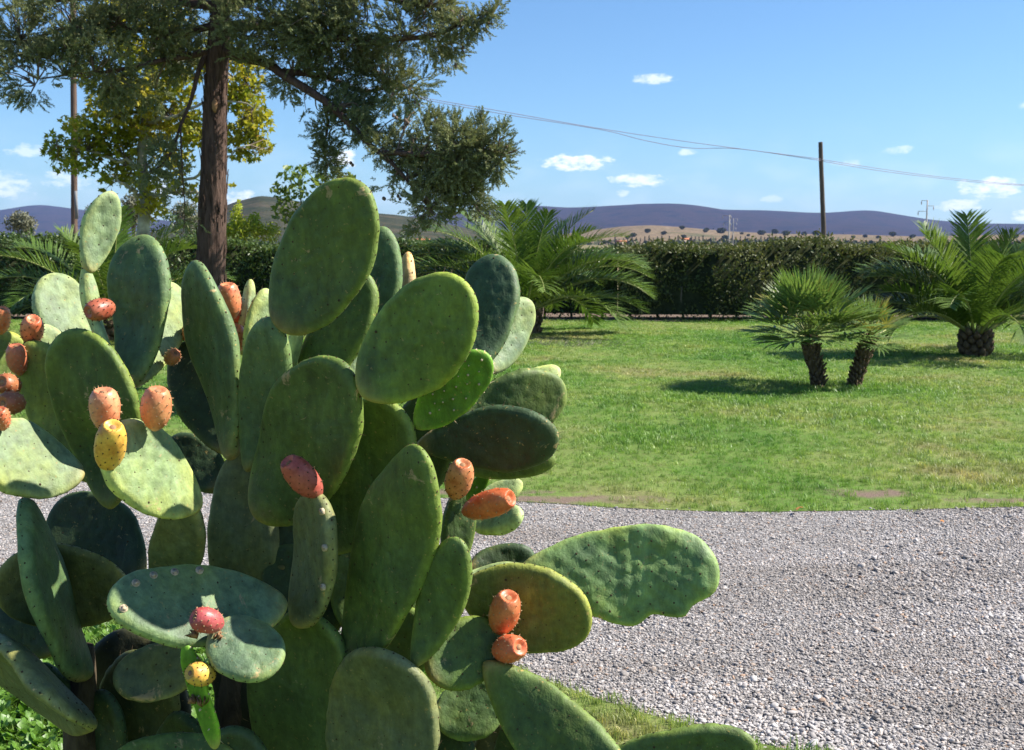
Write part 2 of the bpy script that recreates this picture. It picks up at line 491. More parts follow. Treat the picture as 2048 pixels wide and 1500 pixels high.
M['dark'] = plain_mat('window_shade', (.03, .03, .035), .4, .1, 3)
M['weed'] = leaf_mat('weed_leaf', (.10, .22, .025), (.16, .30, .04), 6.0, .4, .4, .4)
M['dry_stem'] = plain_mat('dry_grey_stems', (.26, .23, .19), .95, .3, 20)
M['fallen'] = plain_mat('fallen_leaf', (.48, .20, .06), .8, .3, 60)


# ------------------------------------------------------------------ the setting: ground, lawn, path
def sheet(name, A, B, z, mat, rows=6):
    """strip of ground between two polylines (n,2) at height z"""
    A = np.asarray(A); B = np.asarray(B); n = len(A)
    f = np.linspace(0, 1, rows)[:, None, None]
    P = A[None] * (1 - f) + B[None] * f
    V = np.dstack([P, np.full(P.shape[:2], z)]).reshape(-1, 3)
    i = np.arange(rows * n).reshape(rows, n)
    Q = np.stack([i[:-1, :-1], i[:-1, 1:], i[1:, 1:], i[1:, :-1]], -1).reshape(-1, 4)
    return obj(name, np_mesh(name, V, Q, mat))


g = MB(); g.add([(-14000, -300, 0), (14000, -300, 0), (14000, 14000, 0), (-14000, 14000, 0)], [(0, 1, 2, 3)])
tag(g.build('ground', M['field']), kind='structure')

FAR_EDGE = [gp(x, y)[:2] for x, y in [(-3600, 800), (-1900, 860), (-900, 905), (-300, 925), (0, 940), (300, 965), (700, 990), (1000, 1004), (1150, 1012), (1300, 1021), (1500, 1026), (1800, 1022), (2048, 1016), (2400, 1010), (3100, 1000)]]
NEAR_EDGE = [gp(x, y)[:2] for x, y in [(-3600, 880), (-1900, 985), (-900, 1075), (-300, 1130), (0, 1170), (300, 1215), (700, 1285), (1000, 1335), (1120, 1375), (1250, 1420), (1480, 1482), (1640, 1520), (1900, 1590), (2300, 1720), (3100, 2100)]]
FAR_E = catmull(FAR_EDGE, 90); NEAR_E = catmull(NEAR_EDGE, 90)
LAWN_FAR = np.stack([np.linspace(-40, 26, 90), np.full(90, 22.85)], 1)
tag(sheet('path', NEAR_E, FAR_E, 0.006, M['gravel'], 4), kind='structure')
tag(sheet('lawn', FAR_E, LAWN_FAR, 0.010, M['lawn'], 20), kind='structure')
VERGE_NEAR = np.stack([np.linspace(-26, 9, 90), np.full(90, -4.0)], 1)
tag(sheet('lawn_verge', VERGE_NEAR, NEAR_E, 0.010, M['lawn'], 8), kind='structure')
SOIL_N = np.stack([np.linspace(-40, 26, 40), np.full(40, 22.80)], 1); SOIL_F = SOIL_N + np.array([0, 5.0])
tag(sheet('soil_strip', SOIL_N, SOIL_F, 0.016, M['soil'], 2), kind='structure')


def soil_patch(px, py, rx, ry, seed):
    c = gp(px, py); th = np.linspace(0, 2 * math.pi, 40, endpoint=False)
    r_ = 1 + .55 * vnoise(np.stack([np.cos(th) * 1.7 + seed, np.sin(th) * 1.7, th * 0], 1), seed) + .3 * vnoise(np.stack([np.cos(th) * 5 + seed, np.sin(th) * 5, th * 0], 1), seed)
    V = np.vstack([[c[0], c[1], .0145], np.stack([c[0] + rx * r_ * np.cos(th), c[1] + ry * r_ * np.sin(th), np.full(40, .0145)], 1)])
    o = obj('soil_patch', np_mesh('soil_patch', V, np.array([(0, 1 + i, 1 + (i + 1) % 40) for i in range(40)]), M['soil'])); tag(o, kind='structure')


soil_patch(1320, 642, .75, .35, 6)


def far_y(x): return np.interp(x, FAR_E[:, 0], FAR_E[:, 1])
def near_y(x): return np.interp(x, NEAR_E[:, 0], NEAR_E[:, 1])


# ---- scattering (grass, pebbles): points with rotation, scale and a chosen source mesh
def scatter(name, P, rot, scl, idx, sources, kind='stuff'):
    coll = bpy.data.collections.new(name + '_pieces')
    for i, me in enumerate(sources):
        coll.objects.link(bpy.data.objects.new('%s_piece_%02d' % (name, i), me))
    me = bpy.data.meshes.new(name)
    me.vertices.add(len(P)); me.vertices.foreach_set('co', np.asarray(P, np.float32).ravel())
    a = me.attributes.new('rot', 'FLOAT_VECTOR', 'POINT'); a.data.foreach_set('vector', np.asarray(rot, np.float32).ravel())
    a = me.attributes.new('scl', 'FLOAT_VECTOR', 'POINT'); a.data.foreach_set('vector', np.asarray(scl, np.float32).ravel())
    a = me.attributes.new('idx', 'INT', 'POINT'); a.data.foreach_set('value', np.asarray(idx, np.int32))
    ng = bpy.data.node_groups.new(name + '_scatter', 'GeometryNodeTree')
    ng.interface.new_socket('Geometry', in_out='INPUT', socket_type='NodeSocketGeometry')
    ng.interface.new_socket('Geometry', in_out='OUTPUT', socket_type='NodeSocketGeometry')
    t = NT(ng)
    gi = t.node('NodeGroupInput'); go = t.node('NodeGroupOutput')
    ci = t.node('GeometryNodeCollectionInfo', {'Collection': coll, 'Separate Children': True, 'Reset Children': True})
    def attr(nm, typ):
        nd = t.node('GeometryNodeInputNamedAttribute', data_type=typ); nd.inputs['Name'].default_value = nm
        return nd.outputs['Attribute']
    e2r = t.node('FunctionNodeEulerToRotation', {0: attr('rot', 'FLOAT_VECTOR')})
    ip = t.node('GeometryNodeInstanceOnPoints', {'Points': gi.outputs[0], 'Instance': ci.outputs[0], 'Pick Instance': True,
                                                 'Instance Index': attr('idx', 'INT'), 'Rotation': e2r.outputs[0], 'Scale': attr('scl', 'FLOAT_VECTOR')})
    t.l.new(ip.outputs[0], go.inputs[0])
    o = obj(name, me)
    md = o.modifiers.new('scatter', 'NODES'); md.node_group = ng
    return o


def tuft(seed, n=14, h=.055, w=.0042, spread=.05, lean=.5):
    r = np.random.default_rng(seed); V = []; Q = []; T = []
    for i in range(n):
        a = r.uniform(0, 2 * math.pi); rad = spread * math.sqrt(r.uniform())
        p = np.array([rad * math.cos(a), rad * math.sin(a), -.004])
        b = r.uniform(0, 2 * math.pi); ln = r.uniform(.1, lean); hh = h * r.uniform(.55, 1.25)
        d = np.array([math.cos(b), math.sin(b), 0]); s = np.array([-d[1], d[0], 0]) * w * r.uniform(.7, 1.3)
        m = p + d * hh * ln * .35 + np.array([0, 0, hh * .6]); tip = p + d * hh * ln + np.array([0, 0, hh * (1 - .25 * ln)])
        k = len(V); V += [p - s * .5, p + s * .5, m + s * .45, m - s * .45, tip]
        Q.append((k, k + 1, k + 2, k + 3)); T.append((k + 3, k + 2, k + 4))
    return np_mesh('grass_tuft', np.array(V), [np.array(Q), np.array(T)], M['grass'])


TUFTS = [tuft(i) for i in range(4)] + [tuft(10 + i, 16, .075, .0055, .06, .9) for i in range(3)]


def scatter_lawn():
    P = []
    def zone(x0, x1, y0, y1, dens):
        n = int((x1 - x0) * (y1 - y0) * dens)
        return np.stack([rng.uniform(x0, x1, n), rng.uniform(y0, y1, n)], 1)
    # the mown lawn beyond the path, in rings that thin out with distance
    A = np.vstack([zone(-6, 7, 5.5, 9, 420), zone(-8, 9, 9, 13, 260), zone(-11, 12, 13, 18, 160), zone(-13, 14, 18, 22.85, 120)])
    e = .06 * vnoise(np.c_[A * 2.2, A[:, 0] * 0]) + .03 * vnoise(np.c_[A * 9, A[:, 0] * 0])
    k = A[:, 1] > far_y(A[:, 0]) + e
    A = A[k]
    # thin, worn patches: left behind the cactus along the path edge and two bare spots on the right
    def bare(cx, cy, rx, ry): return ((A[:, 0] - cx) / rx) ** 2 + ((A[:, 1] - cy) / ry) ** 2
    b1 = gp(1130, 998); b2 = gp(1740, 990); b3 = gp(1990, 1000)
    m = np.minimum(np.minimum(bare(b1[0], b1[1], .75, .22), bare(b2[0], b2[1], .42, .22)), bare(b3[0], b3[1], .5, .15))
    keep = rng.uniform(size=len(A)) < np.clip(m - .15 + .7 * vnoise(np.c_[A * 8, A[:, 0] * 0]), .22, 1)
    A = A[keep]
    # the verge on this side
    B = np.vstack([zone(-3.4, 3.2, 2.2, 6.3, 1100)])
    e = .05 * vnoise(np.c_[B * 4, B[:, 0] * 0]) + .05 * vnoise(np.c_[B * 13, B[:, 0] * 0])
    B = B[B[:, 1] < near_y(B[:, 0]) + e]
    XY = np.vstack([A, B]); n = len(XY)
    d = np.hypot(XY[:, 0], XY[:, 1])
    rank = .5 + .5 * vnoise(np.c_[XY * .9, XY[:, 0] * 0], 5)
    idx = np.where(rng.uniform(size=n) < np.clip(rank * .6, .05, .6), rng.integers(4, 7, n), rng.integers(0, 4, n))
    s = rng.uniform(.5, 1.0, n) * (0.6 + .5 * rank) * np.where(d < 6, 1.0, .82)
    scl = np.stack([s * np.clip(d / 8, .9, 2.0), s * np.clip(d / 8, .9, 2.0), s], 1)
    rot = np.stack([rng.normal(0, .12, n), rng.normal(0, .12, n), rng.uniform(0, 6.28, n)], 1)
    o = scatter('grass', np.c_[XY, np.full(n, .010)], rot, scl, idx, TUFTS)
    tag(o, 'mown green grass with yellowing patches on both sides of the gravel path', 'grass', kind='stuff')


scatter_lawn()


def pebble(seed):
    import bmesh
    bm = bmesh.new(); bmesh.ops.create_icosphere(bm, subdivisions=2, radius=1.0)
    V = np.array([v.co for v in bm.verts]); F = np.array([[v.index for v in f.verts] for f in bm.faces]); bm.free()
    r = np.random.default_rng(seed)
    V = V * (1 + .22 * vnoise(V * 1.3 + seed * 7.1, seed)[:, None]) * np.array([1.0, r.uniform(.6, .85), r.uniform(.30, .46)])
    return np_mesh('pebble', V, F, M['pebble'], True)


def scatter_gravel():
    def zone(x0, x1, y0, y1, dens):
        n = int((x1 - x0) * (y1 - y0) * dens)
        return np.stack([rng.uniform(x0, x1, n), rng.uniform(y0, y1, n)], 1)
    A = np.vstack([zone(-.2, 2.2, 3.2, 4.4, 18000), zone(-.3, 3.0, 4.4, 5.6, 15500), zone(-.6, 3.6, 5.6, 7.1, 11500), zone(-3.6, -.3, 4.0, 7.8, 7500), zone(2.2, 4.5, 2.5, 4.4, 1500)])
    jit = .035 * rng.standard_normal(len(A))
    k = (A[:, 1] > near_y(A[:, 0]) + .02 + jit) & (A[:, 1] < far_y(A[:, 0]) - .01 + jit)
    A = A[k]; n = len(A)
    s = np.exp(rng.normal(-5.72, .40, n)) * np.where(A[:, 1] < 4.6, 1.15, 1.0)
    coarse = np.clip(vnoise(np.c_[A * 1.2, A[:, 0] * 0], 3) + (A[:, 0] - .9) * .8 - (A[:, 1] - 4) * .35, 0, 1)
    s *= 1 + .4 * coarse
    rot = np.stack([rng.normal(0, .3, n), rng.normal(0, .3, n), rng.uniform(0, 6.28, n)], 1)
    P = np.c_[A, .006 + s * rng.uniform(.15, .6, n)]
    o = scatter('gravel', P, rot, np.repeat(s[:, None], 3, 1), rng.integers(0, 7, n), [pebble(i) for i in range(7)])
    tag(o, 'grey and white pebbles covering the garden path', 'gravel', kind='stuff')


scatter_gravel()


# ---- far terrain
def hill(name, prof, D, depth, mat, seed, rough=.12, rows=26, label=None):
    """a ridge whose skyline follows prof (azimuth given by photo x, crest height by photo y) at distance D"""
    xs = np.linspace(prof[0][0], prof[-1][0], 260)
    ys = np.interp(xs, [p[0] for p in prof], [p[1] for p in prof])
    ker = np.hanning(11); ker /= ker.sum()
    ys = np.convolve(np.pad(ys, 5, 'edge'), ker, 'valid')
    crest = np.array([at(x, y, D) for x, y in zip(xs, ys)])
    V = []
    for r in range(rows):
        f = r / (rows - 1) * 1.5                       # 1.0 = crest, beyond it the back slope
        Y = D + depth * (f - 1)
        k = Y / D
        x = crest[:, 0] * k
        prof_h = math.sin(min(f, 1) * math.pi / 2) ** 1.4 if f <= 1 else 1 - (f - 1) * 1.2
        z = crest[:, 2] * prof_h
        nz = fbm(np.stack([x / (depth * .35), np.full_like(x, Y / (depth * .5)), x * 0], 1), 4, seed)
        z = z * (1 + rough * nz * (1 - abs(f - .5) / .5 if f < 1 else 0)) - (4 if r == 0 else 0)
        V.append(np.stack([x, np.full_like(x, Y), z], 1))
    V = np.array(V); n = len(xs)
    i = np.arange(rows * n).reshape(rows, n)
    Q = np.stack([i[:-1, :-1], i[:-1, 1:], i[1:, 1:], i[1:, :-1]], -1).reshape(-1, 4)
    o = obj(name, np_mesh(name, V.reshape(-1, 3), Q, mat, True))
    return tag(o, kind='structure')


hill('heath_ridge_hill', [(500, 470), (760, 440), (960, 420), (1050, 413), (1130, 418), (1220, 413), (1340, 411), (1450, 422), (1530, 421), (1640, 427), (1740, 420), (1800, 430), (1860, 440), (1950, 448), (2048, 449), (2300, 455), (2600, 470), (3000, 482)], 6500, 2600, M['ridge'], 3, .35)
hill('dry_foothill', [(1020, 484), (1130, 468), (1240, 455), (1300, 452), (1370, 457), (1450, 464), (1560, 469), (1700, 470), (1850, 474), (2000, 470), (2300, 474), (2800, 484)], 2000, 900, M['hill_dry'], 8, .3)
hill('wooded_hill', [(250, 482), (330, 455), (420, 425), (470, 405), (520, 393), (560, 396), (640, 412), (720, 425), (790, 430), (860, 440), (930, 456), (1010, 474), (1100, 484)], 1300, 600, M['hill_wood'], 12, .3)
hill('far_mountain', [(-1100, 470), (-500, 440), (-200, 432), (0, 421), (60, 411), (90, 410), (140, 418), (230, 428), (330, 442), (480, 462), (700, 482)], 8000, 2800, M['ridge'], 21, .3)


# ------------------------------------------------------------------ foliage builders
def leaf_cloud(mb, P, size, aspect=.5, up=.3, fold=.25, out=None):
    """folded diamond leaves at points P"""
    n = len(P)
    d = rng.standard_normal((n, 3)); d[:, 2] += up
    if out is not None: d += out
    d = nrm(d)
    s = nrm(np.cross(d, rng.standard_normal((n, 3)))); nn = np.cross(d, s)
    L = (size * rng.uniform(.6, 1.3, n))[:, None]; Wd = L * aspect * .5
    a = P - d * L * .5; b = P + d * L * .5
    c = P + s * Wd + nn * Wd * fold; e = P - s * Wd + nn * Wd * fold
    V = np.stack([a, c, b, e], 1).reshape(-1, 3)
    k = np.arange(n)[:, None] * 4
    mb.add(V, T=np.vstack([k + [0, 1, 2], k + [0, 2, 3]]))


def hedge(name, label, x0, x1, y0, y1, hfun, mat, dens, size, seed, group=None):
    root = thing(name, label, 'hedge', ((x0 + x1) / 2, (y0 + y1) / 2, 0.016), group)
    off = np.array(root.location)
    L = x1 - x0
    nf = int(L * 1.7 * dens)
    X = rng.uniform(x0, x1, nf); H = np.array([hfun(x) for x in X])
    bul = .34 * fbm(np.stack([X * 1.1, H * 0, X * 0], 1), 3, seed)
    Z = H * rng.uniform(.0, 1, nf) ** .95
    bul2 = .2 * vnoise(np.stack([X * 1.6, Z * 1.8, X * 0], 1), seed + 3)
    Yf = y0 + .18 + bul + bul2 + np.abs(rng.normal(0, .11, nf)) + .22 * np.clip((Z / H - .75) / .25, 0, 1) ** 2
    gap = vnoise(np.stack([X * 4, Z * 4, Yf * 4], 1), seed + 9) > -.45
    P1 = np.stack([X, Yf, Z], 1)[gap]
    nt = int(L * (y1 - y0) * dens)
    X = rng.uniform(x0, x1, nt); Y = rng.uniform(y0 + .2, y1, nt)
    H = np.array([hfun(x) for x in X]) + .10 * vnoise(np.stack([X * 2.3, Y * 2.3, X * 0], 1), seed + 5) + .05 * vnoise(np.stack([X * 7, Y * 7, X * 0], 1), seed + 6)
    P2 = np.stack([X, Y, H - np.abs(rng.normal(0, .11, nt))], 1)
    # upright young shoots breaking the top line
    ns = int(L * 9); sx = rng.uniform(x0, x1, ns); sy = rng.uniform(y0 + .3, y1, ns)
    P3 = []
    for a, b in zip(sx, sy):
        h = hfun(a); q = rng.uniform(.05, .25)
        m = int(5 + q * 35); f = rng.uniform(0, 1, m)
        P3.append(np.stack([a + rng.normal(0, .03, m), b + rng.normal(0, .03, m), h - .05 + f * q], 1))
    P3 = np.vstack(P3)
    mb = MB(); leaf_cloud(mb, np.vstack([P1, P2, P3]), size, .48, .35, .25, out=np.array([0, -.35, .2]))
    o = mb.build('foliage', mat, root, off=off); tag(o, kind='stuff')
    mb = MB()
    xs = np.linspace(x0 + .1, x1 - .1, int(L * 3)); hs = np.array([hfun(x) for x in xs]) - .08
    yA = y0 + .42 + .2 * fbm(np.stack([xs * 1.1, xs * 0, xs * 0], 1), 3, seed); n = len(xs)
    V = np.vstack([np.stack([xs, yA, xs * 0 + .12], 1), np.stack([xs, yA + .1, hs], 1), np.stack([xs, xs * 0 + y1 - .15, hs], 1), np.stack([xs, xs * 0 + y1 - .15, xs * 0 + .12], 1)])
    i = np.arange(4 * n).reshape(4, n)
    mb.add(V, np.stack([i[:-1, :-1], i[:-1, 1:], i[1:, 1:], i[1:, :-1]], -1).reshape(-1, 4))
    mb.build('light_block_core', M['core'], root, off=off)  # solid dark core added to block light through the leaves
    # stems standing in the soil
    mb = MB()
    for x in np.arange(x0 + .2, x1, .55):
        xx = x + rng.uniform(-.15, .15); yy = (y0 + y1) / 2 + rng.uniform(-.25, .1)
        mb.tube([(xx, yy, 0.0), (xx + rng.uniform(-.08, .08), yy, .3), (xx + rng.uniform(-.15, .15), yy, .7)], [.03, .025, .018], 6)
    mb.build('stems', M['twig'], root, off=off)['kind'] = 'stuff'
    return root


def h_left(x): return 1.66 + .05 * math.sin(x * 1.7) + .05 * math.sin(x * .6 + 1)
def h_right(x): return 1.60 + .05 * math.sin(x * 1.1 + 1) + .05 * math.sin(x * 2.3)


hedge('laurel_hedge', 'dark green clipped hedge behind the conifer trunk and the cactus', -17.5, .75, 22.7, 24.2, h_left, M['hedge'], 640, .085, 1)
hedge('evergreen_hedge', 'olive brown clipped hedge behind the two-stemmed fan palm', 2.2, 14.5, 22.5, 24.0, h_right, M['hedge_olive'], 620, .08, 2)
hedge('low_evergreen_shrub', 'dark low shrub in the shade under the arching palm fronds', .6, 2.35, 23.0, 24.1, lambda x: 1.5, M['hedge'], 560, .08, 3)


# ------------------------------------------------------------------ palms
def frond_parts(az, e0, L, droop, nl=46, lmax=.42, twist=0.0, sag=.25, vee=.45, seed=0):
    """one pinnate frond at the origin: rachis tube + leaflet blades"""
    r = np.random.default_rng(seed); n = 26
    s = np.linspace(0, 1, n); e = e0 - droop * s ** 1.5
    step = L / (n - 1)
    out = np.array([math.sin(az), math.cos(az), 0])
    d = np.cos(e)[:, None] * out + np.sin(e)[:, None] * np.array([0, 0, 1])
    P = np.vstack([[0, 0, 0], np.cumsum(d[:-1] * step, 0)])
    side0 = np.array([math.cos(az), -math.sin(az), 0])
    up = np.cross(side0, d); up *= np.sign(up[:, 2:3] + 1e-6)
    ang = twist * s
    side = side0 * np.cos(ang)[:, None] + up * np.sin(ang)[:, None]
    up = up * np.cos(ang)[:, None] - side0 * np.sin(ang)[:, None]
    rb = MB(); rb.tube(P, np.linspace(.022, .004, n) * (L / 2.0) ** .5, 5)
    lb = MB()
    for sg in (-1, 1):
        u = np.linspace(.12, .995, nl) + r.normal(0, .004, nl); u = np.clip(u, .1, .999)
        i = np.clip((u * (n - 1)).astype(int), 0, n - 2); f = (u * (n - 1) - i)[:, None]
        p = P[i] * (1 - f) + P[i + 1] * f; t = d[i]; sd = side[i]; uu = up[i]
        ll = lmax * np.clip(.35 + 1.9 * np.sin(math.pi * np.clip(u * .93 + .02, 0, 1)) ** .8 * .6, .1, 1.3) * r.uniform(.85, 1.1, nl) * np.where(u > .85, 1.25 - (u - .85) * 4.2, 1)
        fw = (.45 + .9 * u ** 1.5)[:, None] + r.normal(0, .08, (nl, 1))
        dr = nrm(sg * sd + t * fw + uu * (vee + r.normal(0, .14, (nl, 1))))
        mid = p + dr * ll[:, None] * .5
        tip = p + dr * ll[:, None] + np.array([0, 0, -1]) * (ll * sag * r.uniform(.2, 1.0, nl))[:, None]
        w = nrm(np.cross(dr, uu)) * (.014 * r.uniform(.8, 1.2, nl) * (lmax / .42) ** .5)[:, None]
        V = np.stack([p - w * .6, p + w * .6, mid + w, mid - w, tip], 1).reshape(-1, 3)
        k = np.arange(nl)[:, None] * 5
        lb.add(V, Q=k + [0, 1, 2, 3], T=k + [3, 2, 4])
    return rb, lb


def date_palm(label, base, fronds, trunk_h, trunk_r, stubs=40, seed=0):
    root = thing('date_palm', label, 'palm tree', base)
    mb = MB()
    z = np.linspace(-.05, trunk_h, 8)
    mb.tube(np.stack([z * 0, z * 0, z], 1), trunk_r * np.array([1.0, 1.06, 1.08, 1.05, 1.0, .95, .85, .6]), 16, jit=.03)
    mb.build('trunk', M['palm_trunk'], root, smooth=True)
    st = MB(); r = np.random.default_rng(seed)
    for i in range(stubs):
        a = i * 2.39996; zz = trunk_h * (.05 + .9 * i / stubs); rr = trunk_r * 1.0
        o = np.array([math.cos(a), math.sin(a), 0]); p = o * rr * .93 + [0, 0, zz]
        q = p + o * .07 * r.uniform(.7, 1.3) + np.array([0, 0, .09])
        st.tube([p, (p + q) / 2 + o * .015, q], [.055, .045, .02], 5)
    tag(st.build('leaf_bases', M['palm_trunk'], root), kind='stuff')
    for k, (az, e0, L, dr, tw) in enumerate(fronds):
        rb, lb = frond_parts(R(az), R(e0), L, R(dr), nl=int(34 + L * 15), lmax=.30 + L * .05, twist=tw, sag=.18, seed=seed * 100 + k)
        top = np.array([0, 0, trunk_h * .92]) + .10 * np.array([math.sin(R(az)), math.cos(R(az)), 0])
        f = lb.build('frond', M['date'], root, off=-top)
        rb.build('rachis', M['date_r'], f, smooth=True, off=-top)
    return root


def palm_set(n, rnd, emin, emax, L, seed):
    out = []
    for k in range(n):
        f = k / (n - 1)
        e = emax - (emax - emin) * f
        az = k * 137.5 + rnd.uniform(-15, 15)
        out.append((az, e + rnd.uniform(-5, 5), L * rnd.uniform(.85, 1.08) * (.9 + .2 * math.sin(f * 3.0)), 40 + 45 * f * rnd.uniform(.8, 1.2) + (12 if e < 75 else -15), rnd.uniform(-.35, .35)))
    return out


rnd = random.Random(5)
cp = gp(1050, 668)
cf = [(92, 40, 2.35, 86, .2), (88, 54, 2.4, 86, -.1), (80, 66, 2.35, 76, .2), (96, 24, 2.1, 62, .1), (75, 76, 2.2, 50, .2), (270, 42, 2.5, 80, -.1), (265, 22, 2.2, 70, .1), (280, 60, 2.4, 75, .1), (-60, 72, 2.2, 45, 0)] + [(-75, 52, 2.6, 78, 0), (-100, 34, 2.5, 76, .1), (100, 48, 2.4, 84, .1)] + palm_set(26, rnd, 20, 86, 2.1, 1)
date_palm('bushy date palm with arching fronds in front of the hedge, nearest the cactus', (cp[0], cp[1], .01), cf, .42, .25, 30, 1)
rp = gp(1950, 712)
rf = [(-86, 54, 1.75, 66, .1), (-78, 66, 1.75, 52, -.1), (-42, 70, 1.72, 18, .1), (-8, 84, 1.70, 10, .3), (88, 30, 1.9, 60, 0), (75, 56, 1.9, 60, 0), (-95, 34, 1.6, 50, .1), (-104, 42, 1.7, 55, -.2), (100, 44, 1.8, 55, 0)] + palm_set(19, rnd, 34, 82, 1.6, 2)
date_palm('date palm with a stubby scaly trunk standing on the open lawn', (rp[0], rp[1], .01), rf, .34, .17, 34, 2)
lp = at(225, 700, 18.0)
lf = [(-84, 28, 2.2, 92, .1), (-92, 46, 2.4, 88, 0), (-75, 62, 2.3, 75, .1), (-20, 78, 2.0, 30, 0), (70, 46, 2.1, 70, 0), (85, 30, 2.3, 70, 0)] + palm_set(22, rnd, 6, 84, 1.95, 3)
date_palm('date palm partly hidden behind the tall left pads of the cactus', (lp[0], 18.0, .01), lf, .35, .24, 30, 3)


def fan_leaf(az, el, pet, rad, nseg=22, span=205, droop=.25, seed=0):
    r = np.random.default_rng(seed)
    out = np.array([math.sin(az), math.cos(az), 0]); Z = np.array([0, 0, 1.0])
    d = out * math.cos(el) + Z * math.sin(el); side = np.array([math.cos(az), -math.sin(az), 0]); up = np.cross(side, d); up = up if up[2] >= 0 or abs(el) > 1.2 else -up
    pb = MB(); sag = np.array([0, 0, -.06 * pet])
    tip = d * pet + sag
    pb.tube([[0, 0, 0], d * pet * .5 + sag * .2, tip], [.012, .009, .007], 5)
    fd = nrm(d * 1.0 - Z * droop * .3)
    side = nrm(side - fd * side.dot(fd)); up = np.cross(side, fd)
    lb = MB(); a = np.radians(np.linspace(-span / 2, span / 2, nseg)); da = a[1] - a[0]
    for x in a:
        x2 = x + r.normal(0, .02)
        v = fd * math.cos(x2) + side * math.sin(x2) + up * (.18 * abs(math.sin(x2)) + r.normal(0, .05))
        v = nrm(v); w = nrm(np.cross(v, up)); ln = rad * (1 - .12 * abs(x / a[-1]) ** 2) * r.uniform(.9, 1.08)
        m = .50 * ln; hw = m * math.tan(da / 2) * .92
        fold = up * hw * .55
        p0 = tip; pm = tip + v * m; pt = tip + v * ln - Z * ln * droop * r.uniform(.15, .6)
        q = tip + v * ln * .78 - Z * ln * droop * .12
        V = [p0, pm - w * hw, pm + fold, pm + w * hw, q - w * hw * .55, q + fold * .6, q + w * hw * .55, pt]
        lb.add(V, Q=[(1, 4, 5, 2), (2, 5, 6, 3)], T=[(0, 1, 2), (0, 2, 3), (4, 7, 5), (5, 7, 6)])
    return pb, lb


def fan_palm():
    b = gp(1668, 775)
    root = thing('fan_palm', 'two-stemmed fan palm with shaggy leaning trunks on the lawn', 'palm tree', (b[0], b[1], .01))
    Y = b[1]
    off = np.array([b[0], b[1], .01])
    stems = [([(1637, 778), (1634, 745), (1624, 715), (1618, 676)], .082, 0, 42, .84, (1619, 672)), ([(1708, 776), (1716, 745), (1727, 714), (1740, 678)], .070, 7, 18, .54, (1742, 672))]
    for k, (pts, rad, sd, nl, sc, topc) in enumerate(stems):
        yy = Y + (.0 if k == 0 else .06)
        P = catmull([at(x, y, yy) for x, y in pts], 14); P[:, 2] = P[:, 2] - P[0, 2] + np.linspace(-.03, 0, 14)
        mb = MB(); mb.tube(P, rad * np.array([.8, .76, .74, .75, .78, .8, .84, .88, .92, .96, 1.0, 1.0, .95, .8]), 14, jit=.05)
        tr = mb.build('trunk', M['palm_trunk'], root, smooth=True, off=off)
        st = MB(); r = np.random.default_rng(sd)
        for i in range(110):
            f = i / 110; p = P[int(f * 13)] * (1 - (f * 13) % 1) + P[min(int(f * 13) + 1, 13)] * ((f * 13) % 1)
            a = i * 2.39996; o = np.array([math.cos(a), math.sin(a), 0]); rr = rad * (.72 + .28 * f)
            q0 = p + o * rr * .9; q1 = p + o * (rr + .035 * r.uniform(.5, 1.4)) + np.array([0, 0, .06 * r.uniform(.6, 1.2)])
            st.tube([q0, q1], [.022, .008], 4)
        tag(st.build('fibre_stubs', M['palm_trunk'], tr, off=off), kind='stuff')
        top = P[-1] - off
        r = random.Random(sd + 1)
        for i in range(nl):
            f = i / (nl - 1)
            el = 88 - 92 * f ** 1.1 + r.uniform(-9, 9); az = i * 137.5 + r.uniform(-20, 20)
            pet = (.40 + .10 * f) * sc * r.uniform(.85, 1.15); rd = (.58 + .06 * r.uniform(-1, 1)) * sc
            pb, lb = fan_leaf(R(az), R(el), pet, rd, 20, 165 - 55 * (1 - f) + r.uniform(0, 40), .06 + .16 * f, sd * 100 + i)
            o2 = -(top + np.array([0, 0, -.02 + .04 * r.random()]))
            lf_ = lb.build('fan_leaf', M['fan_y'] if (k == 1 and i % 3 == 0) or i % 17 == 9 else M['fan'], root, off=o2)
            pb.build('petiole', M['date_r'], lf_, smooth=True, off=o2)


fan_palm()


# ------------------------------------------------------------------ conifer
def spray(seed):
    """a cypress branchlet: thin scale-leaved twigs feathering off a stem, unit length along +X"""
    r = np.random.default_rng(seed); V = []; T = []
    def blade(p, d, L, w):
        d = nrm(d); s = nrm(np.cross(d, r.standard_normal(3))) * w
        k = len(V); V.extend([p - s * .6, p + s * .6, p + d * L * .65 + s * .8, p + d * L * .65 - s * .8, p + d * L]); T.extend([(k, k + 1, k + 2), (k, k + 2, k + 3), (k + 3, k + 2, k + 4)])
    for j in range(15):
        f = .08 + .9 * j / 14; p = np.array([f, .05 * math.sin(f * 5 + seed), -.06 * f * f])
        sg = 1 if j % 2 else -1
        d = np.array([.75, sg * r.uniform(.4, 1.0), r.uniform(-.5, .75)])
        L = .36 * (1 - .55 * f) * r.uniform(.7, 1.2)
        blade(p, d, L, .042)
        blade(p + nrm(d) * L * .45, d + np.array([.5, -sg * .9, r.uniform(-.4, .6)]), L * .6, .036)
    blade(np.array([0, 0, 0.0]), np.array([1, 0.03, -.05]), 1.05, .022)
    return np.array(V), np.array(T)


SPRAYS = [spray(i) for i in range(6)]


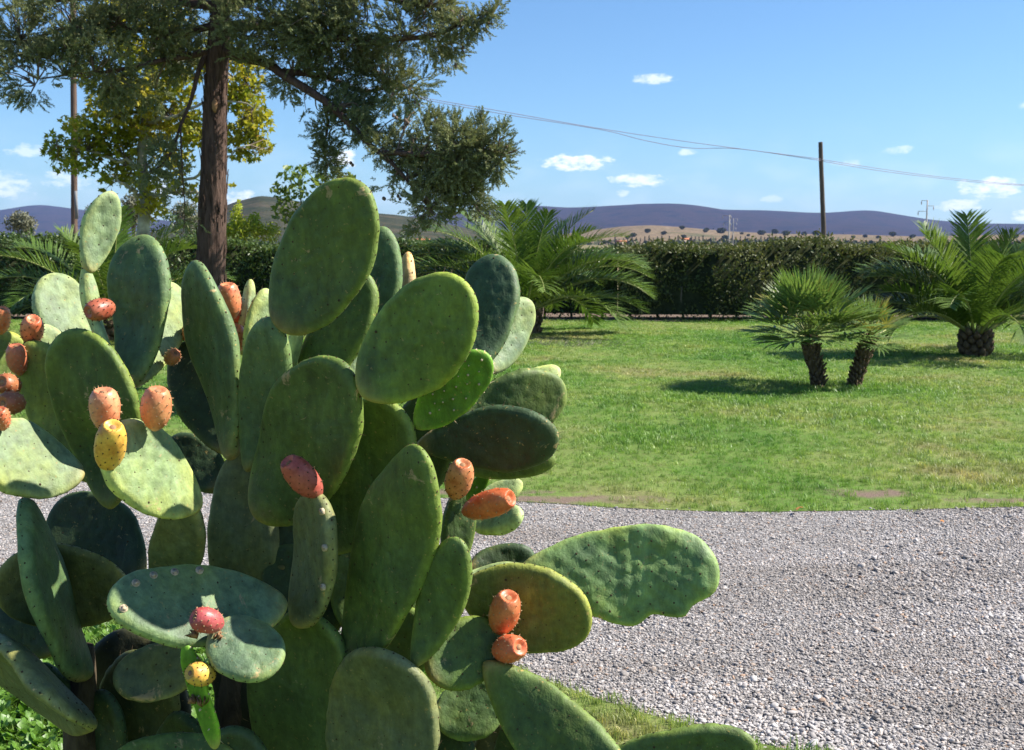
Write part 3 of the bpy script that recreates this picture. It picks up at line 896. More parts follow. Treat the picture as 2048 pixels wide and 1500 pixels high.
def add_sprays(mb, P, D, L):
    """place branchlets at P pointing along D with length L"""
    which = rng.integers(0, len(SPRAYS), len(P))
    for w in range(len(SPRAYS)):
        V, T = SPRAYS[w]; m = which == w
        if not m.any(): continue
        p, d, l = P[m], nrm(D[m]), L[m]
        s = nrm(np.cross(d, rng.standard_normal((m.sum(), 3)))); u = np.cross(d, s)
        X = p[:, None] + l[:, None, None] * (V[None, :, 0:1] * d[:, None] + V[None, :, 1:2] * s[:, None] + V[None, :, 2:3] * u[:, None])
        k = np.arange(m.sum())[:, None, None] * len(V)
        mb.add(X.reshape(-1, 3), T=(T[None] + k).reshape(-1, 3))


def conifer():
    Y0 = 12.0
    b = at(414, 790, Y0); off = np.array([b[0], b[1], 0.01])
    root = thing('conifer_tree', 'large conifer with a bare rough brown trunk and drooping grey-green branches', 'tree', off)
    tp = catmull([at(x, y, Y0) for x, y in [(414, 800), (417, 700), (420, 600), (424, 480), (428, 340), (431, 220), (436, 110), (442, 0), (450, -150), (455, -320), (452, -520)]], 150)
    tp[:, 2] += np.linspace(-tp[0, 2] - .05, 0, 150) * np.linspace(1, 0, 150)
    f = np.linspace(0, 1, 150)
    py = np.linspace(800, -520, 150)
    rad = np.interp(py, [-520, -320, -150, 0, 110, 220, 340, 480, 700, 780, 800], [.03, .06, .08, .112, .116, .123, .148, .160, .175, .20, .24])
    # bark: a displaced skin with vertical plates
    k = 64; th = np.linspace(0, 2 * math.pi, k, endpoint=False)
    c, s_ = np.cos(th), np.sin(th)
    dir_ = np.stack([c, s_, 0 * c], 1)
    NP = np.stack([np.broadcast_to(c * 4.2, (150, k)), np.broadcast_to(s_ * 4.2, (150, k)), np.broadcast_to((tp[:, 2] * 3.0)[:, None], (150, k))], -1)
    plates = fbm(NP.reshape(-1, 3), 4, 31).reshape(150, k)
    lump = vnoise((NP * np.array([.3, .3, .7])).reshape(-1, 3), 5).reshape(150, k)
    rr = rad[:, None] * (1 + .13 * np.abs(plates) * np.sign(plates) + .09 * lump)
    V = tp[:, None] + rr[..., None] * dir_[None]
    i = np.arange(150 * k).reshape(150, k)
    Q = np.stack([i[:-1], np.roll(i[:-1], -1, 1), np.roll(i[1:], -1, 1), i[1:]], -1).reshape(-1, 4)
    mb = MB(); mb.add(V.reshape(-1, 3), Q)
    trunk = mb.build('trunk', M['bark'], root, smooth=True, off=off)
    # lifting strips of bark
    st = MB()
    for q in range(420):
        u = rng.integers(6, 128); a = rng.uniform(0, 6.283); o = np.array([math.cos(a), math.sin(a), 0]); t_ = np.array([-o[1], o[0], 0])
        p = tp[u] + o * rad[u] * rng.uniform(.98, 1.08); L = rng.uniform(.05, .24); w = rng.uniform(.004, .013); cu = rng.uniform(.0, .022)
        V = [p - t_ * w, p + t_ * w, p + t_ * w * .9 + [0, 0, L * .5] + o * .004, p - t_ * w * .9 + np.array([0, 0, L * .5]) + o * .004, p + [0, 0, L] + o * cu + t_ * w * .4, p + [0, 0, L] + o * cu - t_ * w * .4]
        V = np.array([np.asarray(v, float) for v in V]); V = np.vstack([V, V - o * .006])
        st.add(V, [(0, 1, 2, 3), (3, 2, 4, 5), (6, 9, 8, 7), (9, 11, 10, 8), (0, 3, 9, 6), (3, 5, 11, 9), (1, 7, 8, 2), (2, 8, 10, 4)])
    tag(st.build('bark_strips', M['bark'], trunk, off=off), kind='stuff')
    # stub of a sawn limb
    sb = MB(); p = at(430, 212, Y0 - .11); sb.tube([p + np.array([0, 0, -.07]), p + np.array([0, -.022, -.03]), p + np.array([0, -.025, .03]), p + np.array([0, 0, .08])], [.008, .03, .03, .006], 9, jit=.08); sb.build('limb_scar', M['dry'], trunk, off=off)
    # limbs: photo x, photo y, depth
    B = [([(444, 100, 12), (500, 112, 11.85), (560, 145, 11.6), (640, 200, 11.3), (710, 262, 11.1), (770, 315, 10.9), (820, 368, 10.8), (860, 420, 10.75)], .062),
         ([(446, 60, 12), (540, 50, 11.8), (660, 75, 11.5), (770, 85, 11.3), (880, 65, 11.2), (985, 28, 11.1)], .06),
         ([(446, 20, 12), (560, -20, 11.8), (680, -25, 11.5), (800, 5, 11.3), (900, 0, 11.2)], .06),
         ([(560, 145, 11.6), (640, 150, 11.7), (720, 175, 11.9), (800, 175, 12), (850, 200, 12)], .035),
         ([(640, 200, 11.3), (655, 250, 11.4), (650, 300, 11.5), (655, 335, 11.5)], .02),
         ([(770, 315, 10.9), (850, 310, 10.7), (930, 290, 10.6), (1005, 310, 10.55)], .03),
         ([(820, 368, 10.8), (890, 380, 10.9), (960, 360, 11.0)], .025),
         ([(436, 60, 12), (330, 70, 11.8), (220, 55, 11.6), (100, 60, 11.4), (0, 90, 11.2)], .04),
         ([(434, 110, 12), (340, 120, 11.7), (250, 140, 11.4), (150, 150, 11.2), (70, 170, 11.1)], .03),
         ([(436, 20, 12), (340, 0, 12.2), (220, -10, 12.4), (80, 0, 12.5), (-60, 30, 12.5)], .05),
         ([(420, 105, 12), (392, 150, 11.8), (375, 210, 11.7), (352, 265, 11.6), (348, 300, 11.6)], .03),
         ([(348, 280, 11.6), (320, 320, 11.6), (290, 340, 11.6)], .012),
         ([(360, 250, 11.6), (358, 330, 11.6), (362, 430, 11.7), (360, 470, 11.7)], .008),
         ([(450, -100, 12), (560, -160, 11.7), (700, -180, 11.4), (860, -150, 11.2)], .06),
         ([(448, -100, 12), (330, -140, 12.1), (180, -150, 12.2), (20, -110, 12.2)], .06),
         ([(450, -160, 12), (470, -220, 12.8), (520, -230, 13.5)], .05), ([(450, -160, 12), (420, -200, 11.2), (400, -180, 10.6)], .05),
         ([(452, -300, 12), (600, -360, 11.8), (740, -350, 11.6)], .045), ([(452, -300, 12), (320, -350, 12), (180, -340, 12)], .045)]
    bb = []
    for pts, r in B:
        P = catmull([at(*q) for q in pts], 26); P[1:-1] += .05 * np.stack([vnoise(P[1:-1] * 2.5, 50 + q) for q in range(3)], 1); bb.append(P)
        mb = MB(); mb.tube(P, r * np.linspace(1, .12, 26) + .002, 8, jit=.06); mb.build('limb', M['bark'], root, smooth=True, off=off)
    allb = np.vstack(bb)
    # foliage masses: photo x, y, radii in px, depth, branchlets
    K = [(600, 95, 60, 45, 11.6, 150), (700, 95, 60, 45, 11.5, 150), (760, 180, 50, 35, 11.5, 100), (690, 215, 40, 30, 11.3, 70), (745, 262, 42, 30, 11.1, 90), (800, 285, 50, 32, 10.95, 130), (790, 335, 34, 26, 10.9, 60), (850, 250, 36, 22, 10.9, 50), (880, 310, 55, 35, 10.75, 120), (640, 20, 70, 40, 11.4, 120), (925, 325, 52, 36, 10.6, 100), (1004, 266, 9, 14, 10.5, 9), (1016, 300, 8, 12, 10.5, 7), (958, 254, 10, 12, 10.6, 10), (905, 246, 12, 12, 10.7, 10), (870, 238, 12, 10, 10.8, 8), (990, 350, 22, 10, 10.6, 14), (955, 438, 24, 7, 10.9, 9), (835, 456, 20, 9, 10.8, 12), (1000, 12, 12, 6, 11.1, 6), (905, 100, 26, 10, 11.2, 16), (35, 60, 85, 70, 11.2, 330), (60, 165, 75, 40, 11.0, 270), (150, 40, 90, 60, 11.3, 340), (120, 110, 80, 45, 11.1, 250), (235, 45, 80, 60, 11.5, 330), (190, 95, 60, 45, 11.2, 170), (60, 110, 70, 40, 11.0, 170),
         (225, 140, 60, 50, 11.4, 210), (310, 60, 80, 70, 11.7, 330), (360, 120, 50, 50, 12.0, 170), (230, 200, 30, 25, 11.6, 45), (300, 185, 40, 40, 12.2, 60), (390, 40, 60, 55, 12.6, 150),
         (285, 338, 32, 30, 11.6, 60), (325, 300, 30, 24, 11.6, 45), (350, 345, 20, 24, 11.6, 26), (345, 395, 30, 22, 11.7, 26), (365, 440, 26, 20, 11.7, 26),
         (480, 50, 60, 60, 11.3, 190), (500, 105, 45, 30, 11.6, 60), (560, 30, 70, 60, 11.6, 200), (640, 60, 80, 70, 11.3, 250), (720, 30, 80, 60, 11.4, 240), (800, 50, 75, 65, 11.3, 250),
         (860, 70, 60, 40, 11.2, 150), (915, 55, 45, 28, 11.1, 80), (960, 40, 30, 17, 11.1, 36), (870, 8, 55, 30, 11.3, 110), (985, 28, 14, 9, 11.1, 9),
         (590, 130, 60, 45, 11.7, 130), (690, 140, 75, 50, 11.6, 190), (770, 130, 70, 50, 11.7, 180), (820, 165, 50, 35, 11.9, 90), (890, 118, 38, 18, 11.4, 32), (800, 205, 28, 25, 12, 36),
         (570, 170, 30, 22, 11.6, 40), (640, 205, 45, 36, 11.5, 90), (720, 205, 55, 36, 11.5, 110), (790, 240, 45, 28, 11.1, 60), (820, 225, 20, 22, 11.0, 16), (650, 260, 26, 32, 11.4, 65), (655, 310, 26, 34, 11.5, 75), (665, 345, 16, 12, 11.5, 16),
         (720, 255, 32, 30, 11.1, 60), (760, 295, 30, 26, 10.9, 40), (850, 285, 55, 32, 10.8, 120), (920, 285, 60, 36, 10.6, 160), (970, 302, 42, 34, 10.6, 120), (900, 340, 65, 42, 10.7, 200), (835, 335, 45, 35, 10.9, 100),
         (925, 372, 42, 34, 10.8, 110), (870, 400, 60, 36, 10.8, 150), (885, 440, 50, 24, 10.8, 80), (935, 425, 40, 26, 10.9, 60), (770, 365, 35, 22, 10.9, 26), (1000, 330, 18, 14, 10.5, 18), (960, 400, 22, 14, 10.9, 15), (975, 420, 18, 9, 10.9, 6),
         (560, -60, 110, 60, 11.8, 260), (720, -70, 110, 60, 11.5, 260), (860, -60, 80, 60, 11.4, 160), (300, -60, 110, 60, 12.1, 260), (120, -60, 120, 60, 12.1, 260), (430, -80, 80, 70, 12.5, 200), (430, -60, 80, 60, 11.3, 150),
         (640, -180, 140, 60, 11.6, 240), (820, -170, 80, 50, 11.3, 120), (260, -160, 140, 60, 12.1, 240), (60, -140, 100, 50, 12.2, 150), (480, -240, 120, 60, 13, 160), (400, -200, 90, 60, 11, 140), (640, -350, 120, 60, 11.7, 170), (300, -350, 120, 60, 12, 170), (460, -450, 90, 70, 12, 160)]
    mb = MB(); tw = MB()
    for (x, y, rx, ry, Yd, n) in K:
        c0 = at(x, y, Yd); px = Yd / FPX
        hid = y + ry < 0
        n = int(n * (.7 if hid else 2.3))
        v = nrm(rng.standard_normal((n, 3))) * (rng.uniform(.05, 1, (n, 1)) ** .5) * np.where(rng.uniform(size=(n, 1)) < .2, rng.uniform(1.0, 1.45, (n, 1)), .92)
        P = c0 + v * np.array([rx * px, max(rx, ry) * px * .9, ry * px])
        keep = .7 * vnoise(P * 4.0, 41) + .5 * vnoise(P * 9.0, 43) > (-.10 if x > 740 and y > 230 else -.26 if x > 540 else -.16); P = P[keep]; v = v[keep]; n = len(P)
        if n == 0: continue
        # attach to the nearest limb point and let the branchlets point away from it
        j = np.argmin(((c0 - allb) ** 2).sum(1)); a = allb[j]
        D = nrm(P - a) * .8 + nrm(v) * .5 + np.array([.05, 0, .25]) + .5 * rng.standard_normal((n, 3))
        add_sprays(mb, P, D, rng.uniform(.08, .15, n) * (1.7 if hid else 1))
        for q in range(max(2, int(n * .05))):
            e = P[rng.integers(n)]; m = (a + e) / 2 + .05 * rng.standard_normal(3) + np.array([0, 0, .03])
            tw.tube(catmull([a, m, e], 7), np.linspace(.010, .003, 7), 4, cap=False)
    crown = mb.build('crown', M['cyp'], root, off=off)
    tag(tw.build('twigs', M['twig'], crown, off=off), kind='stuff')
    cn = MB()
    spots = [(968, 45), (975, 42), (983, 45), (970, 58), (912, 135), (920, 48), (785, 193), (833, 210), (815, 245), (790, 235), (810, 250), (965, 275), (975, 277), (1000, 287), (1008, 290), (1005, 325), (945, 310), (860, 300), (700, 325), (690, 260), (770, 400), (975, 308), (508, 12), (512, 48), (900, 20), (845, 30), (800, 395), (940, 278), (928, 100)]
    for (x, y) in spots:
        for q in range(2):
            p = at(x + rng.uniform(-6, 6), y + rng.uniform(-6, 6), 10.75 if x > 740 and y > 220 else 11.15)
            a = np.linspace(-1, 1, 6); cn.tube(np.stack([p[0] + 0 * a, p[1] + 0 * a, p[2] + a * .019], 1), .017 * np.sqrt(np.clip(1 - a * a * .95, .02, 1)), 7)
    tag(cn.build('cones', M['cone'], root, smooth=True, off=off), kind='stuff')


conifer()


# ------------------------------------------------------------------ broadleaf trees
def lobed_leaves(mb, P, size, drop=.5):
    ang = np.radians([-90, -40, -8, 30, 55, 90, 125, 150, 188, 220]); rd = np.array([.12, .5, .32, .95, .5, 1.1, .5, .95, .32, .5])
    base = np.stack([np.cos(ang) * rd, np.sin(ang) * rd, -.18 * rd ** 2], 1)
    base = np.vstack([[0, 0, 0], base]); T = np.array([(0, 1 + j, 1 + (j + 1) % 10) for j in range(10)])
    n = len(P); d = rng.standard_normal((n, 3)); d[:, 2] -= drop; d = nrm(d); s = nrm(np.cross(d, rng.standard_normal((n, 3)) + np.array([0, 0, 1.2]))); u = np.cross(s, d)
    L = (size * rng.uniform(.6, 1.2, n) * .5)[:, None, None]
    X = P[:, None] + L * (base[None, :, 0:1] * s[:, None] + base[None, :, 1:2] * d[:, None] + base[None, :, 2:3] * u[:, None])
    mb.add(X.reshape(-1, 3), T=(T[None] + np.arange(n)[:, None, None] * 11).reshape(-1, 3))


def plane_tree():
    Y0 = 16.0; b = at(283, 660, Y0); off = np.array([b[0], b[1], .01])
    root = thing('plane_tree', 'slender pale-barked tree with yellow-green maple-like leaves behind the conifer trunk', 'tree', off)
    tp = catmull([np.array([off[0], off[1], -.03])] + [at(x, y, Y0) for x, y in [(285, 560), (286, 470), (290, 400), (284, 320), (290, 230), (300, 140), (310, 60), (312, -20)]], 60)
    mb = MB(); mb.tube(tp, np.linspace(.11, .03, 60), 12, jit=.03); mb.build('trunk', M['plane_bark'], root, smooth=True, off=off)
    br = [[(288, 395, 16), (330, 385, 15.8), (390, 352, 15.6), (440, 320, 15.5), (500, 290, 15.5)], [(286, 330, 16), (230, 320, 15.8), (170, 300, 15.7), (115, 290, 15.6)], [(290, 250, 16), (350, 230, 15.8), (430, 200, 15.8), (520, 215, 15.8)],
          [(292, 220, 16), (240, 190, 16.1), (190, 200, 16.2), (160, 250, 16.2)], [(300, 140, 16), (380, 120, 16), (460, 150, 16.1), (520, 190, 16.2)], [(300, 120, 16), (250, 90, 16), (200, 110, 16)], [(300, 300, 16), (300, 290, 16.8), (320, 270, 17.2)], [(330, 385, 15.8), (385, 385, 15.6), (400, 395, 15.5)], [(288, 395, 16), (250, 370, 15.7), (225, 350, 15.6)]]
    bb = []
    for p in br:
        P = catmull([at(*q) for q in p], 20); P[1:-1] += .02 * rng.standard_normal((18, 3)); bb.append(P)
        mb = MB(); mb.tube(P, np.linspace(.035, .007, 20), 7); mb.build('limb', M['plane_bark'], root, smooth=True, off=off)
    bb = np.vstack(bb + [tp[25:]])
    K = [(120, 300, 32, 42, 90), (165, 330, 36, 25, 60), (180, 270, 38, 42, 130), (150, 250, 30, 25, 45), (235, 300, 45, 40, 160), (225, 230, 55, 45, 210), (200, 160, 45, 45, 130), (270, 180, 55, 50, 230), (290, 260, 60, 45, 260), (340, 210, 55, 55, 250), (350, 140, 55, 50, 210), (260, 100, 60, 45, 190), (390, 260, 35, 40, 130),
         (480, 190, 48, 40, 190), (510, 240, 36, 34, 120), (480, 275, 40, 32, 110), (525, 290, 22, 20, 50), (490, 310, 30, 12, 30), (500, 140, 35, 40, 90), (430, 110, 40, 40, 90), (250, 350, 45, 25, 80), (310, 360, 50, 28, 80), (370, 375, 30, 15, 25), (300, 410, 32, 30, 90), (345, 320, 45, 40, 110), (215, 355, 18, 14, 18), (205, 380, 6, 5, 5), (390, 395, 12, 6, 8), (465, 370, 6, 5, 3), (320, 40, 80, 50, 180), (220, 40, 60, 50, 120)]
    mb = MB(); tw = MB()
    for (x, y, rx, ry, n) in K:
        c0 = at(x, y, Y0 + rng.uniform(-.3, .3)); px = Y0 / FPX; n = int(n * 2.1)
        v = nrm(rng.standard_normal((n, 3))) * (rng.uniform(.05, 1, (n, 1)) ** .5)
        P = c0 + v * np.array([rx * px, max(rx, ry) * px * 1.2, ry * px])
        lobed_leaves(mb, P, .14)
        a = bb[np.argmin(((c0 - bb) ** 2).sum(1))]
        for q in range(max(1, int(n * .05))):
            e = P[rng.integers(n)]; tw.tube(catmull([a, (a + e) / 2 + .05 * rng.standard_normal(3), e], 6), np.linspace(.008, .003, 6), 4, cap=False)
    crown = mb.build('crown', M['plane_leaf'], root, off=off)
    tag(tw.build('twigs', M['twig'], crown, off=off), kind='stuff')


plane_tree()


def bushy(name, label, cat, base, K, Y, mat, leaf, asp, stems, stem_mat, group=None, srad=.02):
    off = np.array([base[0], base[1], .016]); root = thing(name, label, cat, off, group)
    for p in stems:
        P = catmull([np.array([base[0], base[1], -.02])] + [at(x, y, Y) for x, y in p], 18)
        mb = MB(); mb.tube(P, np.linspace(srad, srad * .25, 18), 6); mb.build('trunk', stem_mat, root, smooth=True, off=off)
    mb = MB(); px = Y / FPX
    for (x, y, rx, ry, n) in K:
        c0 = at(x, y, Y); v = nrm(rng.standard_normal((n, 3))) * (rng.uniform(.05, 1, (n, 1)) ** .55)
        leaf_cloud(mb, c0 + v * np.array([rx, max(rx, ry), ry]) * px, leaf, asp, .2, .3)
    mb.build('crown', mat, root, off=off)
    return root


Yh = 24.7
bushy('sapling_tree', 'young leafy sapling with thin pale stems rising above the hedge', 'tree', gp(600, 630)[:2] * np.array([1, 0]) + np.array([at(600, 500, Yh)[0], Yh]),
      [(590, 350, 35, 20, 70), (560, 385, 22, 22, 55), (600, 385, 40, 25, 90), (640, 360, 30, 18, 60), (690, 355, 28, 10, 40), (670, 385, 40, 22, 90), (570, 420, 30, 25, 70), (630, 420, 40, 25, 80), (700, 400, 25, 18, 40), (590, 450, 30, 20, 40), (605, 335, 12, 8, 12)], Yh, M['sap'], .15, .6,
      [[(606, 500), (604, 430), (600, 380), (596, 345)], [(590, 500), (572, 440), (560, 400)], [(610, 480), (640, 420), (680, 365)]], M['plane_bark'], srad=.04)
bushy('yellow_shrub', 'bright yellow-green shrub sprouting above the hedge beside the conifer trunk', 'shrub', (at(495, 500, Yh)[0], Yh),
      [(490, 462, 40, 30, 900), (475, 437, 12, 30, 260), (510, 445, 14, 22, 240), (540, 464, 24, 22, 300), (478, 410, 5, 14, 50), (462, 465, 14, 24, 240)], Yh, M['shoot'], .10, .42, [[(490, 500), (488, 450), (480, 420)], [(495, 500), (512, 440)]], M['twig'])
bushy('yellow_shrub', 'yellow-green shrub in the gap between plane tree and conifer trunk', 'shrub', (at(385, 500, Yh)[0], Yh),
      [(385, 465, 14, 22, 120), (335, 430, 14, 12, 60), (355, 450, 22, 22, 130), (310, 455, 20, 20, 90)], Yh, M['hedge'], .09, .45, [[(385, 500), (384, 460)]], M['twig'])
for i, (x, y, rx, ry, Yd, lab) in enumerate([(40, 452, 34, 30, 60, 'small grey olive-like tree beyond the hedge at the left edge'), (245, 440, 30, 18, 55, 'pale grey bush beyond the hedge between cactus tip and pole'), (268, 420, 34, 40, 50, 'grey olive tree behind the pale trunk of the plane tree'),
                                             (375, 430, 40, 42, 60, 'grey hazy tree beyond the hedge just before the conifer trunk'), (195, 430, 30, 24, 70, 'small grey tree beyond the hedge right of the brown pole')]):
    n = 260
    bushy('olive_tree', lab, 'tree', (at(x, y, Yd)[0], Yd), [(x + rng.uniform(-.5, .5) * rx, y + rng.uniform(-.5, .5) * ry, rx * .6, ry * .6, n) for q in range(6)], Yd, M['olive'], .22, .35, [[(x, 480), (x + 4, y + 10)], [(x, 480), (x - 8, y)]], M['twig'], 'grey trees beyond the hedge', srad=.12)


# ------------------------------------------------------------------ poles and wires
def wooden_pole(label, pts, Y, r0, r1, mat, bracket=False):
    P = catmull([at(x, y, Y) for x, y in pts], 40)
    base = np.array([P[0, 0], Y, 0.0]); root = thing('wooden_pole', label, 'pole', base)
    P = np.vstack([[base[0], Y, -.2], P])
    mb = MB(); mb.tube(P, np.linspace(r0, r1, len(P)), 14, jit=.015); mb.build('shaft', mat, root, smooth=True, off=base)
    return root, base


lpY, rpY = 30.0, 38.0
lpole, lb_ = wooden_pole('brown wooden utility pole rising behind the leaves of the plane tree', [(149, 500), (148, 300), (147, 140), (146, 20), (145, -60)], lpY, .088, .072, M['pole_brown'])
mb = MB(); p0 = at(154, 438, lpY - .1); p1 = at(152, 382, lpY - .1); mb.box((p0[0] - .03, p0[1] - .06, p0[2]), (p0[0] + .05, p0[1] - .02, p1[2])); mb.build('cable_cover', M['metal'], lpole, off=lb_)
rpole, rb_ = wooden_pole('bare weathered wooden pole standing beyond the olive hedge', [(1649, 560), (1648, 480), (1645, 400), (1642, 320), (1641, 284)], rpY, .088, .07, M['pole'])
mb = MB(); p = at(1643, 320, rpY); mb.tube([p + [0, 0, -.02], p + [0, 0, .02]], .083, 14); mb.build('wire_clamp', M['metal'], rpole, smooth=True, off=rb_)


def wires(label, P, off_z):
    P = np.asarray(P); mb = MB(); mb.tube(P + np.array([0, 0, off_z]), .009, 5)
    o = mb.build('overhead_wire', M['wire'], smooth=True); return tag(o, label, 'wire', 'garden overhead wires')


span = [at(146, 62, lpY)] + [at(x, y, lpY + (rpY - lpY) * (x - 146) / (1642 - 146)) for x, y in [(500, 128), (800, 187), (1000, 222), (1200, 257), (1400, 287)]] + [at(1641, 318, rpY - .1)]
wires('upper of two thin wires strung from the brown pole to the weathered pole', catmull(span, 60), 0.0)
span2 = [at(146, 66, lpY)] + [at(x, y, lpY + (rpY - lpY) * (x - 146) / (1642 - 146)) for x, y in [(500, 131), (800, 190), (1000, 227), (1200, 259), (1290, 281), (1380, 296), (1480, 298)]] + [at(1641, 321, rpY - .1)]
wires('lower sagging wire strung from the brown pole to the weathered pole', catmull(span2, 60), 0.0)
wires('upper wire running on from the weathered pole past the right palm', catmull([at(1643, 319, rpY - .1), at(1750, 336, 40), at(1850, 350, 42), at(1950, 361, 44), at(2048, 369, 46), at(2200, 372, 49)], 40), .0)
wires('lower wire running on from the weathered pole past the right palm', catmull([at(1643, 321, rpY - .1), at(1750, 339, 40), at(1850, 352, 42), at(1950, 363, 44), at(2048, 370, 46), at(2200, 374, 49)], 40), -.02)


def line_pole(label, x, ytop, ybase, Y, arms):
    a = at(x, ytop, Y); base = np.array([a[0], Y, 0.0]); root = thing('power_line_pole', label, 'pole', base, 'concrete power line poles in the plain')
    h = a[2]; mb = MB(); mb.tube([(0, 0, -.3), (0, 0, h * .5), (0, 0, h)], [.18, .14, .10], 8); mb.build('shaft', M['concrete'], root)
    for dz, x0, x1 in arms:
        mb = MB(); mb.box((x0, -.04, h - dz - .04), (x1, .04, h - dz + .04)); arm = mb.build('crossarm', M['metal'], root)
        for xe in (x0, x1):
            if abs(xe) < .2: continue
            mb = MB(); mb.tube([(xe, 0, h - dz), (xe, 0, h - dz - .35), (xe, 0, h - dz - .7)], [.04, .09, .05], 6); mb.build('insulator', M['concrete'], arm)


line_pole('slim concrete power pole above the palm on the lawn, with hanging insulators', 1855, 400, 480, 190, [(.1, -1.0, .1), (1.0, -.1, 1.1), (1.9, -1.5, .1)])
line_pole('concrete power pole between central palm and weathered pole, nearer of two', 1459, 430, 490, 240, [(.1, -1.4, .3), (1.7, -1.2, .3)])
line_pole('farther concrete power pole showing close beside its nearer twin', 1467, 437, 490, 330, [(.1, -1.0, 1.2), (1.3, -.9, 1.0), (2.8, -.8, .8)])


# ------------------------------------------------------------------ far trees and farmhouses in the plain
def far_tree_proto(name, kind, seed):
    r = np.random.default_rng(seed); root = thing(name, '', 'tree')
    mb = MB(); mb.tube([(0, 0, -.5), (0, 0, 1.6)], [.3, .2], 6); mb.build('trunk', M['twig'], root)
    mb = MB()
    if kind == 'oak':
        n = 420; v = nrm(r.standard_normal((n, 3))) * (r.uniform(.3, 1, (n, 1)) ** .4); lob = 1 + .3 * vnoise(v * 2 + seed)
        P = v * np.array([4.2, 4.2, 2.5]) * lob[:, None] + [0, 0, 2.9]; P[:, 2] = np.maximum(P[:, 2], .5); leaf_cloud(mb, P, 1.5, .8, .2, .2)
    else:
        n = 260; z = r.uniform(0, 1, n); a = r.uniform(0, 6.28, n); rr = 1.1 * np.sin(np.clip(z, .04, 1) * 2.9) ** .7 * r.uniform(.6, 1, n)
        P = np.stack([rr * np.cos(a), rr * np.sin(a), .6 + z * 10], 1); leaf_cloud(mb, P, 1.1, .5, 1.5, .2)
    mb.build('crown', M['far_leaf'], root)
    return root


def dry_z(x, Y):
    """height of the dry foothill under a far tree: same profile as hill()"""
    return 0.0


oak = [far_tree_proto('far_oak_tree', 'oak', 3), far_tree_proto('far_oak_tree', 'oak', 4)]
cyp = far_tree_proto('far_cypress_tree', 'cyp', 5)
DEP = bpy.context.evaluated_depsgraph_get()


def drop(x, y):
    """where the line of sight through a photo pixel meets the far terrain"""
    r = RGT * (x - 1024) / FPX + UPV * (750 - y) / FPX + FWD
    o = EYE + r * 300.0
    ok, loc, nn_, ii, ob, mm = SC.ray_cast(bpy.context.evaluated_depsgraph_get(), Vector(o.tolist()), Vector(r.tolist()).normalized())
    return loc if ok and loc.y > 700 else None


bpy.context.view_layer.update()
spots = [(1300, 466, 1.2), (1322, 470, .9), (1361, 456, .8), (1412, 462, .9), (1425, 458, 1.1), (1440, 467, 1.4), (1405, 466, .7), (1485, 470, .9), (1500, 471, .7), (1525, 468, 1.1), (1549, 469, 1.2), (1576, 473, 1.1), (1605, 470, 1.3), (1628, 470, 1.5), (1660, 471, .9), (1690, 470, 1.0), (1735, 473, 1.0), (1372, 479, 1.2), (1270, 474, .8), (1540, 478, .8),
         (1590, 480, .9), (1455, 478, .9), (1710, 478, 1.0), (1760, 477, .9), (1790, 476, 1.1), (1650, 480, .8), (1250, 480, .9), (1820, 478, 1.0), (2010, 478, 1.1), (2035, 478, 1.0)]
first = [True, True, True]
def far_copy(kind, i, x, y, s, label, group):
    loc = drop(x, y)
    if loc is None: return
    src = oak[i % 2] if kind == 'oak' else cyp; fi = i % 2 if kind == 'oak' else 2
    if first[fi]: o = src; first[fi] = False
    else: o = copy_tree(src)
    o.location = loc; o.scale = (s, s, s); o.rotation_euler = (0, 0, i * 1.7)
    tag(o, label, 'tree', group)
for i, (x, y, s) in enumerate(spots):
    far_copy('oak', i, x + rng.uniform(-6, 6), y + rng.uniform(-3, 3), s * rng.uniform(.6, 1.25), 'small dark round tree dotted on the dry brown foothill', 'round trees on the foothill')
for i in range(46):
    x = 1340 + i * 8.2 + rng.uniform(-3, 3) if i < 34 else 1230 + (i - 34) * 8.5
    far_copy('cyp', i, x, 486.3 + rng.uniform(-.4, .5), rng.uniform(.45, .8), 'tiny dark cypress in the row along the foot of the hills', 'cypresses along the foot of the hills')


def farmhouse(label, x, y, Y, w, h, col=None):
    p = at(x, y, Y); base = np.array([p[0], Y, 0.0]); root = thing('farmhouse', label, 'house', base)
    d = w * .6
    mb = MB(); mb.box((-w / 2, -d / 2, -.5), (w / 2, d / 2, h)); mb.build('wall', M['plaster'], root)
    mb = MB(); e = .5
    V = [(-w / 2 - e, -d / 2 - e, h - .1), (w / 2 + e, -d / 2 - e, h - .1), (w / 2 + e, d / 2 + e, h - .1), (-w / 2 - e, d / 2 + e, h - .1), (-w / 2 - e, 0, h + d * .28), (w / 2 + e, 0, h + d * .28)]
    mb.add(V, [(0, 1, 5, 4), (2, 3, 4, 5), (0, 3, 2, 1)], [(0, 4, 3), (1, 2, 5)]); mb.build('roof', M['tile'], root)
    for k in (-.3, 0, .3):
        mb = MB(); mb.box((k * w - .5, -d / 2 - .04, h * .45), (k * w + .5, -d / 2 + .02, h * .45 + 1.3)); mb.build('window', M['dark'], root)


farmhouse('tiny farmhouse with orange roof just above the hedge beside the weathered pole', 1612, 489, 420, 3.5, 1.5)
farmhouse('tiny pale farmhouse under the dry foothill right of the central palm', 1242, 486, 700, 6, 2.6)
farmhouse('tiny tan farmhouse at the foot of the dry foothill among cypresses', 1369, 483, 1100, 12, 5)
farmhouse('red-roofed house far behind the hedge where the conifer branch droops', 840, 478, 330, 5, 2.2)


